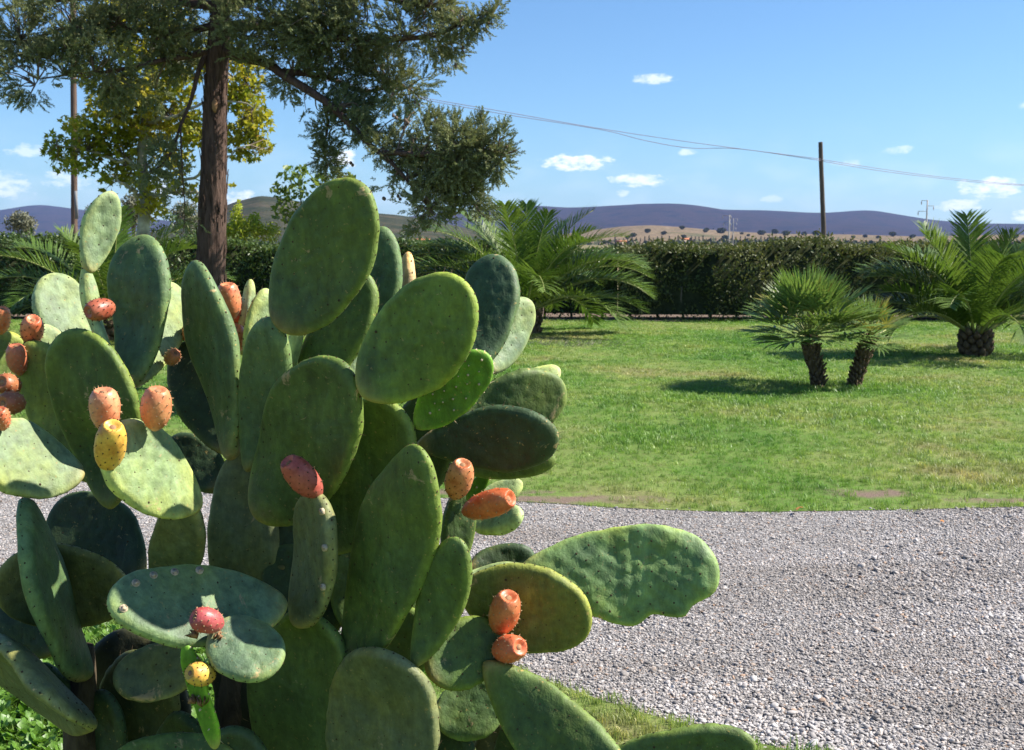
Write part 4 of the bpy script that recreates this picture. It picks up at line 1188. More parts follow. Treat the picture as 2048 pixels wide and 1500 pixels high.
# far wood: low belt of trees in the plain that reads as one mass
def far_wood():
    mb = MB(); n = 9000
    x = rng.uniform(-700, 900, n); Y = 1000 + rng.uniform(-60, 260, n) + np.abs(x) * .05
    h = 4 + 3 * vnoise(np.stack([x / 40, Y / 40, x * 0], 1), 3)
    P = np.stack([x, Y, rng.uniform(0, 1, n) * np.clip(h, 1, 9)], 1)
    k = vnoise(np.stack([x / 90, Y / 60, x * 0], 1), 8) > -.15
    leaf_cloud(mb, P[k], 4.5, .8, .1, .2)
    o = mb.build('far_woods', M['far_leaf']); tag(o, 'low dark belt of far trees in the plain beyond the hedge', 'woods', kind='stuff')


far_wood()

# ------------------------------------------------------------------ the prickly pear
CB = at(480, 1500, 2.1); COFF = np.array([CB[0], 2.08, .010])
cactus = thing('prickly_pear_cactus', 'tall prickly pear cactus with green pads and orange fruit beside the gravel path', 'cactus', COFF)
GREEN = (.060, .102, .022); BLUE = (.060, .108, .042); YEL = (.145, .195, .036); YOUNG = (.085, .205, .018); GREY = (.088, .110, .050); PALE_SUNLIT = (.178, .248, .108); DARK_SHADED = (.026, .050, .020); TAN = (.36, .27, .14); DEEP_SHADED = (.022, .026, .013)  # sunlight is painted into the pale colour, shade into the green and darkest ones


def pad(b, t, w, Y, n=(0, 0), p=1.4, col=GREEN, bend=.03, cup=.0, T=.028, skew=0.0, bumpy=0.0, tub=0.0, notch=None, name='pad', sp=.029, mat=None, scars=()):
    Bp, Tp = at(*b, Y[0]), at(*t, Y[1])
    A = Tp - Bp; L = np.linalg.norm(A); A = A / L; Bp = Bp - A * .010; L += .010; mid = (Bp + Tp) / 2
    tc = nrm(EYE - mid); n0 = nrm(tc - A * tc.dot(A))
    if n[0] < 0 and A[2] > .5: n = (n[0] * 1.65, n[1])
    nv = tc + n[0] * RGT + n[1] * np.array([0, 0, 1.0]); nv = nrm(nv - A * nv.dot(A))
    cosf = max(abs(nv.dot(n0)), .12); sinf = math.sqrt(max(0, 1 - cosf ** 2))
    ww = w * (mid - EYE).dot(FWD) / FPX
    Wd = max((ww - T * sinf) / cosf, .03)
    S = np.cross(A, nv)
    seed = int(b[0] * 7 + t[1] * 3) % 9973; r = np.random.default_rng(seed)
    nr, ns = (30, 120) if (bumpy or tub) else (22, 84)
    th = np.linspace(0, 2 * math.pi, ns, endpoint=False)
    s = (1 - np.cos(th)) / 2; sg = np.sign(np.sin(th) + 1e-12)
    sp_ = s ** p; hw = np.sqrt(np.clip(4 * sp_ * (1 - sp_), 0, None))
    ph = r.uniform(0, 6.28)
    wv = np.stack([np.cos(th) * 1.6 + seed, np.sin(th) * 1.6, th * 0], 1)
    scal = 1 + .012 * np.sin(th * 9 + ph) + .016 * np.sin(th * 3 + ph * 2) + .007 * np.sin(th * 23 + ph) + .035 * vnoise(wv, 5) + .012 * vnoise(wv * 7, 6)
    ox = s * L; oy = sg * hw * Wd / 2 * scal + skew * Wd * np.sin(math.pi * s)
    if notch:
        c_, wd_, dp_ = notch
        for c1, w1, d1 in zip(c_, wd_, dp_):
            dd = (th - c1 + math.pi) % (2 * math.pi) - math.pi; k = d1 * np.exp(-(dd / w1) ** 2)
            ox = L * .5 + (ox - L * .5) * (1 - k); oy = oy * (1 - k)
    cx, cy = L * .56, skew * Wd
    r1 = 1 - min(.5, .95 * T / min(Wd, L))                     # where the face rounds over into the rim
    nrim = 9; rr = np.concatenate([np.linspace(0, r1, nr - nrim + 1)[1:], r1 + (1 - r1) * np.sin(np.linspace(0, math.pi / 2, nrim + 1)[1:])])
    gx = cx + rr[:, None] * (ox - cx)[None]; gy = cy + rr[:, None] * (oy - cy)[None]
    hr = np.sqrt(np.clip(1 - np.clip((rr - r1) / (1 - r1), 0, 1) ** 2.3, 0, 1))[:, None] * (1 + .03 * (1 - rr[:, None])) * np.ones_like(gx)
    sx = np.clip(gx / L, 1e-5, 1); wl = np.maximum(np.sqrt(np.clip(4 * sx ** p * (1 - sx ** p), 0, None)), .02) * Wd / 2
    vl = np.clip(np.abs(gy - skew * Wd * np.sin(math.pi * sx)) / (wl * 1.02), 0, 1); hv = np.sqrt(np.clip(1 - vl ** 3, 0, 1))
    hv = np.minimum(hv, np.sqrt(np.clip(1 - rr ** 30, 0, 1))[:, None])
    bl = np.clip((sx - .25) / .35, 0, 1)                       # the neck is round in section, not ridged
    hth = T / 2 * (hr * bl + hv * (1 - bl)) * (1 + .30 * np.clip(1 - sx / .3, 0, 1))
    # areoles in a quincunx
    ar = []
    j = 0; y = 0.0
    for iu in range(int(L / (sp * .8)) + 1):
        for iv in range(-int(Wd / sp) - 1, int(Wd / sp) + 2):
            ar.append(((iu + .4) * sp * .8 + r.normal(0, .0022), (iv + (.5 if iu % 2 else 0)) * sp + r.normal(0, .0022)))
    ar = np.array(ar)
    # keep those on the blade
    sa = np.clip(ar[:, 0] / L, 1e-4, .9999); hwa = np.sqrt(np.clip(4 * sa ** p * (1 - sa ** p), 0, None)) * Wd / 2
    keep = (np.abs(ar[:, 1] - skew * Wd * np.sin(math.pi * sa)) < hwa - .014) & (ar[:, 0] > .03) & (ar[:, 0] < L - .012)
    ar = ar[keep]
    def shape(x, y):
        u = x / L; v = y / (Wd / 2)
        z = bend * L * 4 * (u - .35) ** 2 + cup * Wd * v ** 2 + .004 * np.sin(u * 7 + ph) * v + .010 * L / .25 * vnoise(np.stack([x * 9 + seed, y * 9, x * 0], -1), 3)
        return z
    def relief(x, y, side):
        if not len(ar): return 0 * x
        d2 = (x[..., None] - ar[:, 0]) ** 2 + (y[..., None] - ar[:, 1]) ** 2
        h = -.0017 * np.exp(-d2 / .0065 ** 2).sum(-1)
        if bumpy: h = h + bumpy * 1.5 * np.exp(-d2 / .0105 ** 2).sum(-1) + bumpy * .45 * vnoise(np.stack([x * 30, y * 48, x * 0 + side], -1), 7) + bumpy * .2 * vnoise(np.stack([x * 75, y * 75, x * 0 + side], -1), 8)
        if tub: h = h + tub * np.exp(-np.sqrt(d2) / .0045).sum(-1)
        return h
    zc = shape(gx, gy)
    fade = np.clip((1 - rr) / (1 - r1), 0, 1)[:, None]
    up = zc + hth + relief(gx, gy, 0) * fade; dn = zc - hth - relief(gx, gy, 1) * fade
    ctr = np.array([[cx, cy]]); zc0 = shape(ctr[:, 0], ctr[:, 1])
    def W3(x, y, z): return Bp + A * np.asarray(x)[..., None] + S * np.asarray(y)[..., None] + nv * np.asarray(z)[..., None]
    Vu = W3(gx, gy, up).reshape(-1, 3); Vd = W3(gx[:-1], gy[:-1], dn[:-1]).reshape(-1, 3)
    c1 = W3(ctr[:, 0], ctr[:, 1], zc0 + T / 2); c2 = W3(ctr[:, 0], ctr[:, 1], zc0 - T / 2)
    V = np.vstack([Vu, Vd, c1, c2])
    iu = np.arange(nr * ns).reshape(nr, ns); idn = np.vstack([np.arange((nr - 1) * ns).reshape(nr - 1, ns) + nr * ns, iu[-1:]])
    def quads(i, flip):
        q = np.stack([i[:-1], np.roll(i[:-1], -1, 1), np.roll(i[1:], -1, 1), i[1:]], -1).reshape(-1, 4)
        return q[:, ::-1] if flip else q
    k1 = nr * ns + (nr - 1) * ns
    t1 = np.stack([np.full(ns, k1), iu[0], np.roll(iu[0], -1)], -1); t2 = np.stack([np.full(ns, k1 + 1), np.roll(idn[0], -1), idn[0]], -1)
    me = np_mesh(name, V - COFF, [np.vstack([quads(iu, True), quads(idn, False)]), np.vstack([t1, t2])], mat or M['pad'], True)
    nk = np.clip(1 - np.concatenate([sx.ravel(), sx[:-1].ravel(), [1, 1]]) / .16, 0, 1); an_ = me.attributes.new('neck', 'FLOAT', 'POINT'); an_.data.foreach_set('value', nk.astype(np.float32))
    rim = np.concatenate([np.repeat(rr, ns), np.repeat(rr[:-1], ns), [0, 0]]); at_ = me.attributes.new('rim', 'FLOAT', 'POINT'); at_.data.foreach_set('value', (np.clip((rim - r1) / (1 - r1), 0, 1) ** 1.5).astype(np.float32))
    o = obj(name, me, cactus); jit = r.uniform(.9, 1.1)
    o.color = (col[0] * jit, col[1] * jit, col[2] * r.uniform(.92, 1.08), 1)
    # areole cushions, with a few short spines along the rim
    ab = MB()
    def cone(p, nn, rad, h):
        a = nrm(np.cross(nn, [.3, .5, .8])); c_ = np.cross(nn, a); q = np.arange(5) * 2 * math.pi / 5
        ring = p + rad * (np.cos(q)[:, None] * a + np.sin(q)[:, None] * c_)
        ab.add(np.vstack([ring, p + nn * h]), T=[(i, (i + 1) % 5, 5) for i in range(5)])
    if len(ar):
        z0 = shape(ar[:, 0], ar[:, 1])
        ra = np.abs(ar[:, 1]) / (hwa[keep] + 1e-6); thk = T / 2 * np.sqrt(np.clip(1 - np.clip((ra - r1) / (1 - r1), 0, 1) ** 2, .05, 1)) * (1 + .03 * (1 - ra))
        for q in range(len(ar)):
            for sd in (1, -1):
                rz = relief(ar[q:q + 1, 0], ar[q:q + 1, 1], 0 if sd > 0 else 1)[0]
                pt = W3(ar[q, 0], ar[q, 1], z0[q] + sd * (thk[q] * .985 + rz - .0004)); cone(pt, nv * sd, r.uniform(.0013, .0027), r.uniform(.001, .0026) + (.004 if tub else 0))
    for q in range(3, ns - 3, max(2, int(ns * .022 / (2 * (L + Wd) * .8)) or 2)):
        if rr is None or s[q] < .06: continue
        pt = W3(ox[q], oy[q], shape(ox[q:q + 1], oy[q:q + 1])[0]); od = nrm(A * (ox[q] - cx) + S * (oy[q] - cy))
        cone(pt - od * .001, od, r.uniform(.0016, .0028), .003)
        if r.uniform() < .35:
            e = nrm(od + .5 * r.standard_normal(3)); cone(pt, e, .0006, r.uniform(.006, .013))
    if ab.n: tag(ab.build('areoles', M['scar'] if tub else M['areole'], o, off=COFF), kind='stuff')
    for (qa, qy, sc_) in scars:
        pt = W3(qa * L, qy * Wd / 2, shape(np.array([qa * L]), np.array([qy * Wd / 2]))[0] + T * .50)
        sb = MB(); sb.tube([pt - nv * .004, pt + nv * .0012, pt + nv * .0016, pt + nv * .0002], [sc_ * 1.05, sc_, sc_ * .7, sc_ * .35], 10); sb.build('fruit_scar', M['scar'], o, smooth=True, off=COFF)
    return o


# --- upper left
pad((176, 538), (222, 383), 76, (2.16, 2.20), (.75, .25), 1.2, PALE_SUNLIT, .02, T=.024)
pad((204, 700), (168, 530), 30, (2.10, 2.16), (1.6, .1), 1.15, PALE_SUNLIT, .02, T=.026)
pad((160, 720), (104, 549), 122, (2.30, 2.36), (.7, .25), 1.25, PALE_SUNLIT, .02)
pad((262, 772), (292, 470), 128, (2.06, 2.12), (-.42, -.05), 1.35, BLUE, .02)
pad((268, 772), (352, 572), 112, (2.09, 2.30), (.6, .25), 1.5, PALE_SUNLIT, .02)
pad((228, 1004), (152, 655), 178, (2.04, 2.02), (-.30, -.05), 1.35, GREEN, .03, skew=.04)
pad((175, 955), (62, 684), 132, (2.10, 2.14), (-.30, 0), 1.3, YEL, .03)
pad((115, 840), (84, 648), 112, (2.20, 2.26), (.65, .25), 1.2, PALE_SUNLIT, .02)
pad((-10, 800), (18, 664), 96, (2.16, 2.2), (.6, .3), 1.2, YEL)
pad((150, 955), (-70, 880), 158, (2.00, 1.88), (.45, .75), 1.2, PALE_SUNLIT, .02, scars=((.82, -.5, .006),))
pad((392, 1012), (212, 868), 172, (1.86, 1.76), (.75, .5), 1.3, PALE_SUNLIT, .02, cup=-.02)
pad((330, 1190), (378, 995), 112, (1.98, 1.87), (-.12, 0), 1.15, GREY, .02)
pad((458, 905), (366, 694), 128, (2.12, 2.26), (-.15, .05), 1.4, DARK_SHADED, .02)
pad((466, 910), (400, 520), 98, (2.08, 2.12), (-.75, 0), 1.3, BLUE, .02, cup=.02)
pad((522, 840), (531, 577), 84, (2.14, 2.22), (.6, .2), 1.25, PALE_SUNLIT, .02)
pad((490, 700), (494, 560), 32, (2.26, 2.3), (1.0, .2), 1.1, PALE_SUNLIT)
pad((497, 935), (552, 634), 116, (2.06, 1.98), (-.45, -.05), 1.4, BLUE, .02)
pad((560, 870), (590, 640), 46, (2.09, 2.08), (.9, .1), 1.2, PALE_SUNLIT, .02)
pad((574, 648), (730, 366), 198, (1.97, 1.87), (-.38, -.12), 1.02, GREEN, .03, T=.026, skew=.0)
pad((752, 690), (770, 455), 92, (2.16, 2.2), (-.2, -.02), 1.25, BLUE, .02)
pad((608, 790), (742, 550), 128, (2.08, 2.10), (-.35, 0), 1.25, GREEN, .02)
pad((705, 775), (778, 616), 108, (2.12, 2.2), (.6, .25), 1.2, PALE_SUNLIT, .02)
pad((800, 660), (820, 504), 50, (2.24, 2.26), (-.75, 0), 1.1, TAN, .01)
pad((778, 680), (790, 572), 42, (2.2, 2.24), (.5, .2), 1.1, YEL, .01)
pad((735, 782), (943, 566), 204, (1.86, 1.80), (-.26, -.12), 1.1, (.088, .145, .024), .02, skew=.02)
pad((948, 740), (996, 515), 130, (2.14, 2.24), (-.2, -.05), 1.3, (.042, .080, .034), .02)  # pad green darkened to paint in its shade
pad((976, 742), (1052, 603), 92, (2.16, 2.26), (.65, .3), 1.25, PALE_SUNLIT, .02)
pad((535, 1022), (700, 727), 222, (2.03, 1.88), (-.42, -.12), 1.02, GREEN, .03)
pad((640, 1085), (800, 803), 226, (2.04, 1.97), (-.25, -.12), 1.05, GREEN, .03)
pad((838, 850), (978, 704), 104, (1.96, 1.93), (.35, .25), 1.2, YOUNG, .03, cup=.08, T=.015, tub=.0060, sp=.022)
pad((930, 842), (1130, 776), 138, (2.07, 2.14), (-.08, -.32), 1.25, (.06, .098, .03), .02)
pad((960, 830), (1118, 740), 70, (2.16, 2.22), (0, .2), 1.2, PALE_SUNLIT, .02)
pad((842, 890), (1120, 868), 138, (1.99, 1.94), (-.12, -.36), 1.45, DARK_SHADED, .02)
pad((925, 930), (1112, 918), 76, (2.08, 2.06), (-.05, -.3), 1.2, GREEN, .02)
# --- centre and right
pad((704, 1330), (868, 892), 166, (1.90, 1.80), (-.55, -.05), 1.2, GREEN, .03, cup=.02)
pad((598, 1244), (648, 984), 116, (1.90, 1.86), (-.75, 0), 1.12, GREY, .02, T=.03, scars=((.93, .5, .006), (.72, .86, .006), (.44, .92, .006)))
pad((838, 1320), (922, 1075), 108, (1.83, 1.78), (-.22, -.03), 1.3, GREEN, .02)
pad((930, 1180), (1184, 1250), 180, (1.97, 1.93), (-.12, -.42), 1.2, (.095, .125, .03), .02)
pad((1050, 1136), (1437, 1150), 204, (2.00, 1.98), (.10, .05), 1.5, (.115, .19, .07), .02, bumpy=.0036, T=.024, notch=((2.02, 2.55), (.20, .2), (.20, .10)), skew=.03)
pad((864, 1345), (1000, 1262), 140, (1.86, 1.92), (-.3, -.3), 1.05, GREEN, .02)
pad((735, 1610), (788, 1293), 250, (1.88, 1.82), (-.22, -.03), 1.15, GREY, .02)
pad((560, 1580), (640, 1222), 214, (1.97, 1.91), (-.35, -.05), 1.25, GREEN, .02)
pad((980, 1330), (1278, 1632), 166, (1.88, 1.74), (-.05, -.34), 1.3, GREEN, .02, skew=.05)
pad((1215, 1540), (1512, 1486), 124, (1.78, 1.74), (-.02, -.40), 1.0, GREEN, .02)
pad((880, 1440), (1008, 1395), 122, (2.02, 2.04), (.25, .2), 1.05, BLUE, .02)
pad((890, 1500), (1012, 1430), 98, (2.12, 2.14), (0, -.05), 1.05, DARK_SHADED, .02)
pad((945, 1135), (1070, 1112), 74, (2.22, 2.24), (-.05, -.1), 1.1, DARK_SHADED, .02)
pad((925, 1165), (1060, 1142), 60, (2.08, 2.1), (.15, .5), 1.1, PALE_SUNLIT, .02)
pad((955, 1050), (1050, 1034), 70, (2.22, 2.16), (.2, .65), 1.1, PALE_SUNLIT, .02, bumpy=.002)
pad((955, 1010), (1045, 965), 56, (2.34, 2.36), (.3, .5), 1.1, PALE_SUNLIT, .02)
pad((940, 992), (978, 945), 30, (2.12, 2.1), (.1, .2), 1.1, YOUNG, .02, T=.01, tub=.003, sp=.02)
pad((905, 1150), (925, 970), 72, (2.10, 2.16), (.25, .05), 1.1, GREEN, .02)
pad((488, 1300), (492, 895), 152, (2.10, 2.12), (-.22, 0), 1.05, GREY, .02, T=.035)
pad((502, 1010), (512, 915), 40, (2.2, 2.22), (.9, .2), 1.1, PALE_SUNLIT)
pad((560, 1215), (214, 1205), 178, (1.88, 1.72), (.42, .75), 1.15, (.115, .18, .085), .02, scars=((.93, -.22, .007), (.86, .38, .007), (.76, .6, .007), (.64, .72, .007), (.5, .78, .007), (.42, -.85, .005)))
pad((432, 1268), (562, 1335), 142, (1.74, 1.73), (.6, .6), 1.0, (.115, .18, .085), .02)
pad((392, 1328), (226, 1362), 114, (1.92, 1.88), (-.3, -.1), 1.1, GREY, .02)
pad((435, 1480), (372, 1284), 46, (1.76, 1.74), (-.35, 0), 1.0, YOUNG, .02, T=.012, tub=.002, sp=.02)
pad((275, 1165), (112, 1008), 176, (2.16, 2.22), (-.25, -.1), 1.15, DARK_SHADED, .02)
pad((258, 1192), (-8, 1158), 172, (2.04, 2.00), (-.25, -.35), 1.15, (.09, .105, .03), .02)
pad((165, 1350), (76, 992), 64, (1.96, 1.92), (-1.5, 0), 1.2, BLUE, .06, cup=.10)
pad((115, 1295), (-40, 1210), 110, (2.2, 2.22), (-.2, -.1), 1.1, DARK_SHADED, .02)
pad((165, 1440), (-22, 1235), 92, (1.94, 1.88), (-.9, -.1), 1.1, GREY, .06, cup=.08)
pad((170, 1410), (78, 1328), 42, (2.0, 1.98), (-.5, 0), 1.1, DARK_SHADED, .02)
pad((175, 1445), (95, 1385), 46, (2.02, 2.04), (-.3, -.1), 1.1, DARK_SHADED, .02)
pad((280, 1640), (256, 1255), 226, (2.14, 2.16), (-.2, 0), 1.1, DEEP_SHADED, .02, T=.03)
pad((460, 1510), (205, 1545), 122, (1.84, 1.80), (-.2, -.1), 1.1, GREEN, .02)
pad((500, 1600), (455, 1452), 130, (1.86, 1.84), (-.2, -.05), 1.1, DARK_SHADED, .02)
# --- inner pads seen in the gaps
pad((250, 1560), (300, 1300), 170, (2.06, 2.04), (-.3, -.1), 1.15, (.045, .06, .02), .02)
pad((190, 1600), (210, 1380), 110, (2.02, 2.0), (-.4, 0), 1.1, DARK_SHADED, .02)
pad((350, 1620), (380, 1420), 130, (1.98, 1.96), (-.3, 0), 1.1, DARK_SHADED, .02)
pad((620, 1640), (650, 1400), 150, (1.98, 1.96), (-.3, 0), 1.1, DARK_SHADED, .02)
pad((1040, 1640), (1060, 1440), 150, (1.98, 1.96), (-.3, -.2), 1.1, DARK_SHADED, .02)
pad((560, 1010), (470, 800), 110, (2.2, 2.26), (-.2, 0), 1.2, DARK_SHADED, .02)
pad((598, 1260), (575, 1085), 130, (2.06, 2.10), (-.2, 0), 1.1, DARK_SHADED, .02)
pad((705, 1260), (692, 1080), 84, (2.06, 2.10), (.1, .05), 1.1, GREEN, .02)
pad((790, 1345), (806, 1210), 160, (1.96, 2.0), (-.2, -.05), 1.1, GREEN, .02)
pad((836, 1260), (852, 1160), 60, (2.02, 2.04), (.7, .2), 1.1, PALE_SUNLIT, .02)
pad((440, 970), (345, 880), 96, (2.16, 2.24), (-.2, 0), 1.1, DARK_SHADED, .02)
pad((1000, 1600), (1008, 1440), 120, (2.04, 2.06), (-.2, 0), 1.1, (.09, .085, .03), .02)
pad((560, 1130), (590, 990), 140, (2.10, 2.12), (-.2, 0), 1.1, DARK_SHADED, .02)
pad((770, 1360), (790, 990), 170, (2.08, 2.12), (-.2, 0), 1.1, DARK_SHADED, .02)
pad((800, 1030), (880, 770), 140, (2.12, 2.12), (-.2, 0), 1.1, DARK_SHADED, .02)
pad((640, 1280), (660, 950), 150, (2.10, 2.14), (-.2, 0), 1.1, DARK_SHADED, .02)
pad((520, 1500), (500, 1190), 190, (2.08, 2.10), (-.2, 0), 1.05, DEEP_SHADED, .02, T=.04)
pad((850, 1720), (900, 1440), 200, (2.06, 2.04), (-.2, 0), 1.1, DARK_SHADED, .02)
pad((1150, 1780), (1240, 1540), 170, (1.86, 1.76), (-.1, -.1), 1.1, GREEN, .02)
pad((700, 1900), (740, 1590), 220, (2.02, 1.92), (-.1, 0), 1.1, DARK_SHADED, .02)
pad((960, 1960), (1000, 1600), 210, (2.06, 2.02), (-.1, 0), 1.1, DARK_SHADED, .02)
pad((420, 1900), (480, 1580), 220, (2.06, 1.92), (-.1, 0), 1.1, DARK_SHADED, .02)


def stem(pts, rad, Y):
    P = [at(x, y, Y) for x, y in pts]; P[0] = np.array([P[0][0], P[0][1], -.03]); P = catmull(P, 24)
    mb = MB(); mb.tube(P, np.linspace(rad[0], rad[1], 24), 14, jit=.03); mb.build('stem', M['woody'], cactus, smooth=True, off=COFF)


stem([(330, 2200), (200, 1750), (162, 1500), (168, 1350), (172, 1290)], (.05, .014), 2.0)
stem([(500, 2250), (500, 1900), (490, 1600), (488, 1400), (488, 1250)], (.10, .045), 2.12)
stem([(740, 2250), (760, 1950), (770, 1700), (790, 1450)], (.08, .03), 2.12)
stem([(960, 2250), (990, 2050), (1000, 1800), (1010, 1560)], (.07, .03), 2.08)
stem([(300, 2200), (280, 1900), (275, 1620), (262, 1400)], (.07, .03), 2.18)


# --- fruit
ORG = (.62, .195, .085); RED = (.50, .13, .070); PINK = (.64, .27, .13); YLW = (.66, .42, .07); DRED = (.38, .11, .050)
FPROF_S = np.array([0, .04, .12, .25, .42, .6, .76, .88, .95, .985, 1.0, .985, .955, .935])
FPROF_R = np.array([.20, .36, .60, .84, .98, 1.0, .95, .83, .71, .62, .54, .42, .24, .02])


def fruit(b, t, w, Y, col=ORG, tip=None):
    Bp, Tp = at(*b, Y[0]), at(*t, Y[1]); A = Tp - Bp; L = np.linalg.norm(A); A /= L
    R0 = w * .5 * ((Bp + Tp) / 2 - EYE).dot(FWD) / FPX
    seed = int(b[0] * 5 + t[1]) % 9973; r = np.random.default_rng(seed)
    a = nrm(np.cross(A, [.21, .35, .9])); c = np.cross(A, a); k = 28
    s = np.interp(np.linspace(0, 13, 40), np.arange(14), FPROF_S); rd = np.interp(np.linspace(0, 13, 40), np.arange(14), FPROF_R)
    ker = np.array([.25, .5, .25]); rd[1:-1] = np.convolve(rd, ker, 'same')[1:-1]
    th = np.linspace(0, 2 * math.pi, k, endpoint=False)
    wob = 1 + .05 * vnoise(np.stack([np.cos(th)[None] * 1.3 + seed + 0 * s[:, None], np.sin(th)[None] * 1.3 + 0 * s[:, None], s[:, None] * 2.5 + 0 * th[None]], -1), 2)
    rad = rd[:, None] * R0 * wob
    # low bosses under the areoles, set on a spiral
    na = 58; ia = np.arange(na); sa = .10 + .86 * (ia + .5) / na; ta = ia * 2.39996
    dth = (th[None, None] - ta[:, None, None] + math.pi) % (2 * math.pi) - math.pi
    bos = np.exp(-((dth * .55) ** 2 + ((s[None, :, None] - sa[:, None, None]) * 1.9) ** 2) / .012).sum(0)
    rad = rad + np.where(np.arange(40)[:, None] < 30, bos * R0 * .035, 0)
    V = Bp + A * (s * L)[:, None, None] + rad[..., None] * (a * np.cos(th)[None, :, None] + c * np.sin(th)[None, :, None])
    i = np.arange(40 * k).reshape(40, k)
    Q = np.stack([i[:-1], np.roll(i[:-1], -1, 1), np.roll(i[1:], -1, 1), i[1:]], -1).reshape(-1, 4)
    me = np_mesh('fruit', V.reshape(-1, 3) - COFF, Q, M['fruit'], True)
    o = obj('fruit', me, cactus); j = r.uniform(.9, 1.1); o.color = (col[0] * j, col[1] * r.uniform(.85, 1.15), col[2], 1)
    ab = MB()
    for q in range(na):
        rr_ = np.interp(sa[q], s[:30], rd[:30]) * R0 * 1.035; o_ = a * math.cos(ta[q]) + c * math.sin(ta[q])
        p = Bp + A * sa[q] * L + o_ * rr_; u = nrm(np.cross(o_, A)); v = np.cross(o_, u); g_ = np.arange(5) * 2 * math.pi / 5
        ab.add(np.vstack([p + .00125 * (np.cos(g_)[:, None] * u + np.sin(g_)[:, None] * v), p + o_ * .0028]), T=[(x, (x + 1) % 5, 5) for x in range(5)])
        for z in range(2):
            e = nrm(o_ + .6 * r.standard_normal(3)); f = nrm(np.cross(e, o_)) * .0003
            ab.add([p - f, p + f, p + e * r.uniform(.003, .006)], T=[(0, 1, 2)])
    for q in range(14):                                          # crown of glochids round the dimpled top
        an = q * 2 * math.pi / 14; o_ = a * math.cos(an) + c * math.sin(an); p = Bp + A * L * .992 + o_ * R0 * .55; e = nrm(A + o_ * .4); f = nrm(np.cross(e, o_)) * .0007
        ab.add([p - f, p + f, p + e * .005], T=[(0, 1, 2)])
    tag(ab.build('areoles', M['glochid'] if seed % 3 else M['areole'], o, off=COFF), kind='stuff')
    cp_ = MB(); p = Bp + A * L * .940; cp_.tube([p - A * .002, p + A * .0015], [R0 * .30, R0 * .22], 12); cp_.build('flower_scar', M['dry'], o, smooth=True, off=COFF)
    return o


fruit((214, 862), (206, 780), 60, (1.765, 1.745), PINK)
fruit((309, 860), (316, 778), 60, (1.80, 1.78), (.64, .25, .10))
fruit((214, 938), (226, 850), 60, (1.75, 1.70), YLW)
fruit((228, 612), (176, 624), 44, (2.05, 2.0), DRED)
fruit((62, 686), (66, 638), 44, (2.16, 2.12), ORG)
fruit((2, 668), (6, 616), 32, (2.16, 2.14), ORG)
fruit((40, 750), (30, 690), 40, (2.12, 2.1), RED)
fruit((34, 775), (2, 764), 44, (2.08, 2.03), DRED)
fruit((46, 806), (4, 806), 46, (2.04, 1.99), DRED)
fruit((6, 860), (0, 818), 34, (1.92, 1.9), ORG)
fruit((462, 640), (454, 568), 46, (2.22, 2.2), ORG)
fruit((470, 650), (474, 600), 34, (2.28, 2.28), RED)
fruit((474, 702), (470, 654), 40, (2.24, 2.2), ORG)
fruit((335, 725), (352, 705), 30, (2.16, 2.14), ORG)
fruit((384, 690), (380, 648), 34, (2.24, 2.22), ORG)
fruit((610, 490), (607, 456), 30, (2.06, 2.04), ORG)
fruit((568, 615), (562, 580), 28, (2.1, 2.1), RED)
fruit((766, 632), (790, 618), 24, (2.2, 2.2), RED)
fruit((640, 992), (574, 922), 58, (1.86, 1.82), (.46, .085, .07))
fruit((908, 996), (926, 926), 54, (1.90, 1.86), (.66, .22, .10))
fruit((926, 1024), (1022, 996), 56, (1.92, 1.86), (.64, .17, .055))
fruit((998, 1264), (1018, 1192), 62, (1.92, 1.88), (.62, .16, .07))
fruit((992, 1302), (1040, 1294), 56, (1.9, 1.84), (.64, .18, .07))
fruit((446, 1250), (386, 1234), 50, (1.72, 1.69), (.46, .10, .085))
fruit((428, 1352), (378, 1346), 46, (1.72, 1.68), YLW)


def withered(x, y, Y, L, tilt):
    p = at(x, y, Y); d = np.array([math.sin(tilt), -.3, math.cos(tilt)]); mb = MB()
    for q in range(7):
        e = nrm(d + .3 * rng.standard_normal(3)); m = p + e * L * .5 + .003 * rng.standard_normal(3); f_ = nrm(np.cross(e, rng.standard_normal(3))) * .0045; g_ = np.cross(e, f_)
        mb.add([p, m + f_, p + e * L, m - f_, m + nrm(g_) * .0012], T=[(0, 1, 4), (1, 2, 4), (2, 3, 4), (3, 0, 4), (0, 3, 1), (1, 3, 2)])
    mb.build('withered_flower', M['dry'], cactus, off=COFF)


withered(404, 1415, 1.73, .024, .2); withered(392, 1408, 1.73, .018, -.4); withered(430, 1285, 1.72, .022, .5); withered(395, 1278, 1.72, .022, -.5)


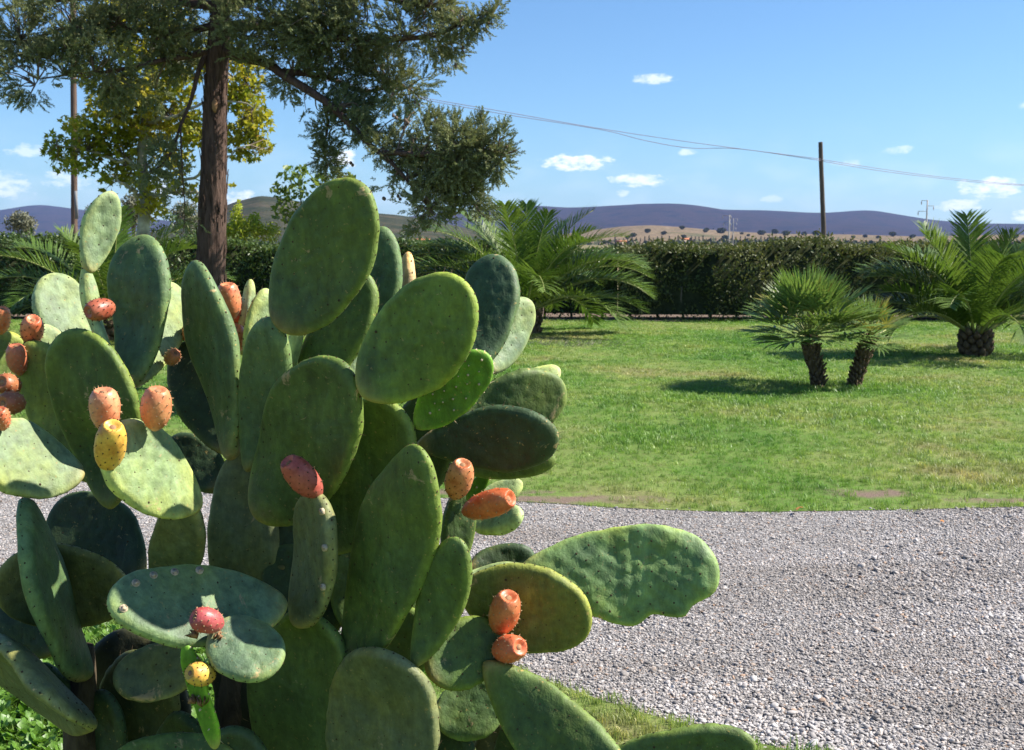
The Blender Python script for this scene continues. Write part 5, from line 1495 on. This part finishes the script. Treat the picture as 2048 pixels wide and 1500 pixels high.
# ------------------------------------------------------------------ small things on the ground
def weeds():
    def cluster(seed):
        r = np.random.default_rng(seed); mb = MB()
        for i in range(9):
            a = r.uniform(0, 6.28); L = r.uniform(.03, .07); d = np.array([math.cos(a), math.sin(a), r.uniform(.2, 1.1)]); d = nrm(d); s = nrm(np.cross(d, [0, 0, 1.0])); u = np.cross(s, d)
            p = d * .012; w = L * r.uniform(.22, .36)
            pts = [p, p + d * L * .3 + s * w, p + d * L * .42 + s * w * .55, p + d * L * .65 + s * w * .95, p + d * L, p + d * L * .65 - s * w * .95, p + d * L * .42 - s * w * .55, p + d * L * .3 - s * w, p + d * L * .5 - u * w * .3]
            mb.add(pts, T=[(j, (j + 1) % 8, 8) for j in range(8)])
        V = np.vstack(mb.v); return np_mesh('weed_cluster', V, np.vstack(mb.t), M['weed'])
    n = 5200; x = rng.uniform(-2.6, -.2, n); y = rng.uniform(2.6, 4.9, n)
    k = (y < near_y(x) - .12) & (rng.uniform(size=n) < np.clip(.75 - (y - 3.3) * .45 + .35 * vnoise(np.stack([x * 3, y * 3, x * 0], 1), 4), .05, 1) * np.clip((-.25 - x) / .7, 0, 1) ** .6)
    x, y = x[k], y[k]; n = len(x); s = rng.uniform(.45, 1.0, n)
    o = scatter('weeds', np.c_[x, y, np.full(n, .03)], np.stack([rng.normal(0, .2, n), rng.normal(0, .2, n), rng.uniform(0, 6.28, n)], 1), np.repeat(s[:, None], 3, 1), rng.integers(0, 4, n), [cluster(i) for i in range(4)])
    tag(o, 'broad-leaved bright green weeds in the grass under the cactus', 'weeds', kind='stuff')


weeds()


def dry_patch():
    b = gp(1140, 690); mb = MB()
    for i in range(700):
        p = np.array([b[0] + rng.normal(0, .55), b[1] + rng.normal(0, .28), .01]); d = nrm(rng.standard_normal(3) * np.array([1, 1, .4]) + np.array([0, 0, .45])); L = rng.uniform(.05, .16); s = nrm(np.cross(d, [.2, .9, .1])) * .003
        mb.add([p - s, p + s, p + d * L], T=[(0, 1, 2)])
    o = mb.build('dry_stems', M['dry_stem']); tag(o, 'patch of dry grey stems lying on the lawn behind the cactus', 'dry stems', kind='stuff')


dry_patch()


def fallen_leaf(x, y, size, label):
    p = gp(x, y, .045); mb = MB(); lobed_leaves(mb, np.array([[0, 0, 0.0]]), size, 0)
    V = np.vstack(mb.v); V = V - V.mean(0); V = V @ np.array(Matrix.Rotation(rng.uniform(0, 6), 3, 'X')).T; V = np.vstack([V, V + [0, 0, .002]])
    T = np.vstack(mb.t); o = obj('fallen_leaf', np_mesh('fallen_leaf', V, [np.vstack([T, T[:, ::-1] + 11])], M['fallen']), loc=p.tolist()); tag(o, label, 'leaf', 'fallen leaves')


fallen_leaf(1597, 1016, .075, 'orange fallen leaf on the lawn edge next to the gravel')
fallen_leaf(1885, 1042, .045, 'small orange fallen leaf on the gravel near the lawn edge')


# ------------------------------------------------------------------ air
def haze():
    mb = MB(); mb.box((-13000, -250, -6), (13000, 11500, 420))
    m = bpy.data.materials.new('air'); m.use_nodes = True; t = NT(m.node_tree); t.n.clear()
    out = t.node('ShaderNodeOutputMaterial')
    v = t.node('ShaderNodeVolumePrincipled', {'Color': (.34, .53, 1.0, 1), 'Density': .000046, 'Anisotropy': .1})
    t.l.new(v.outputs[0], out.inputs['Volume'])
    o = mb.build('haze', m); tag(o, 'thin blue air between the garden and the far hills', 'haze', kind='stuff')


haze()
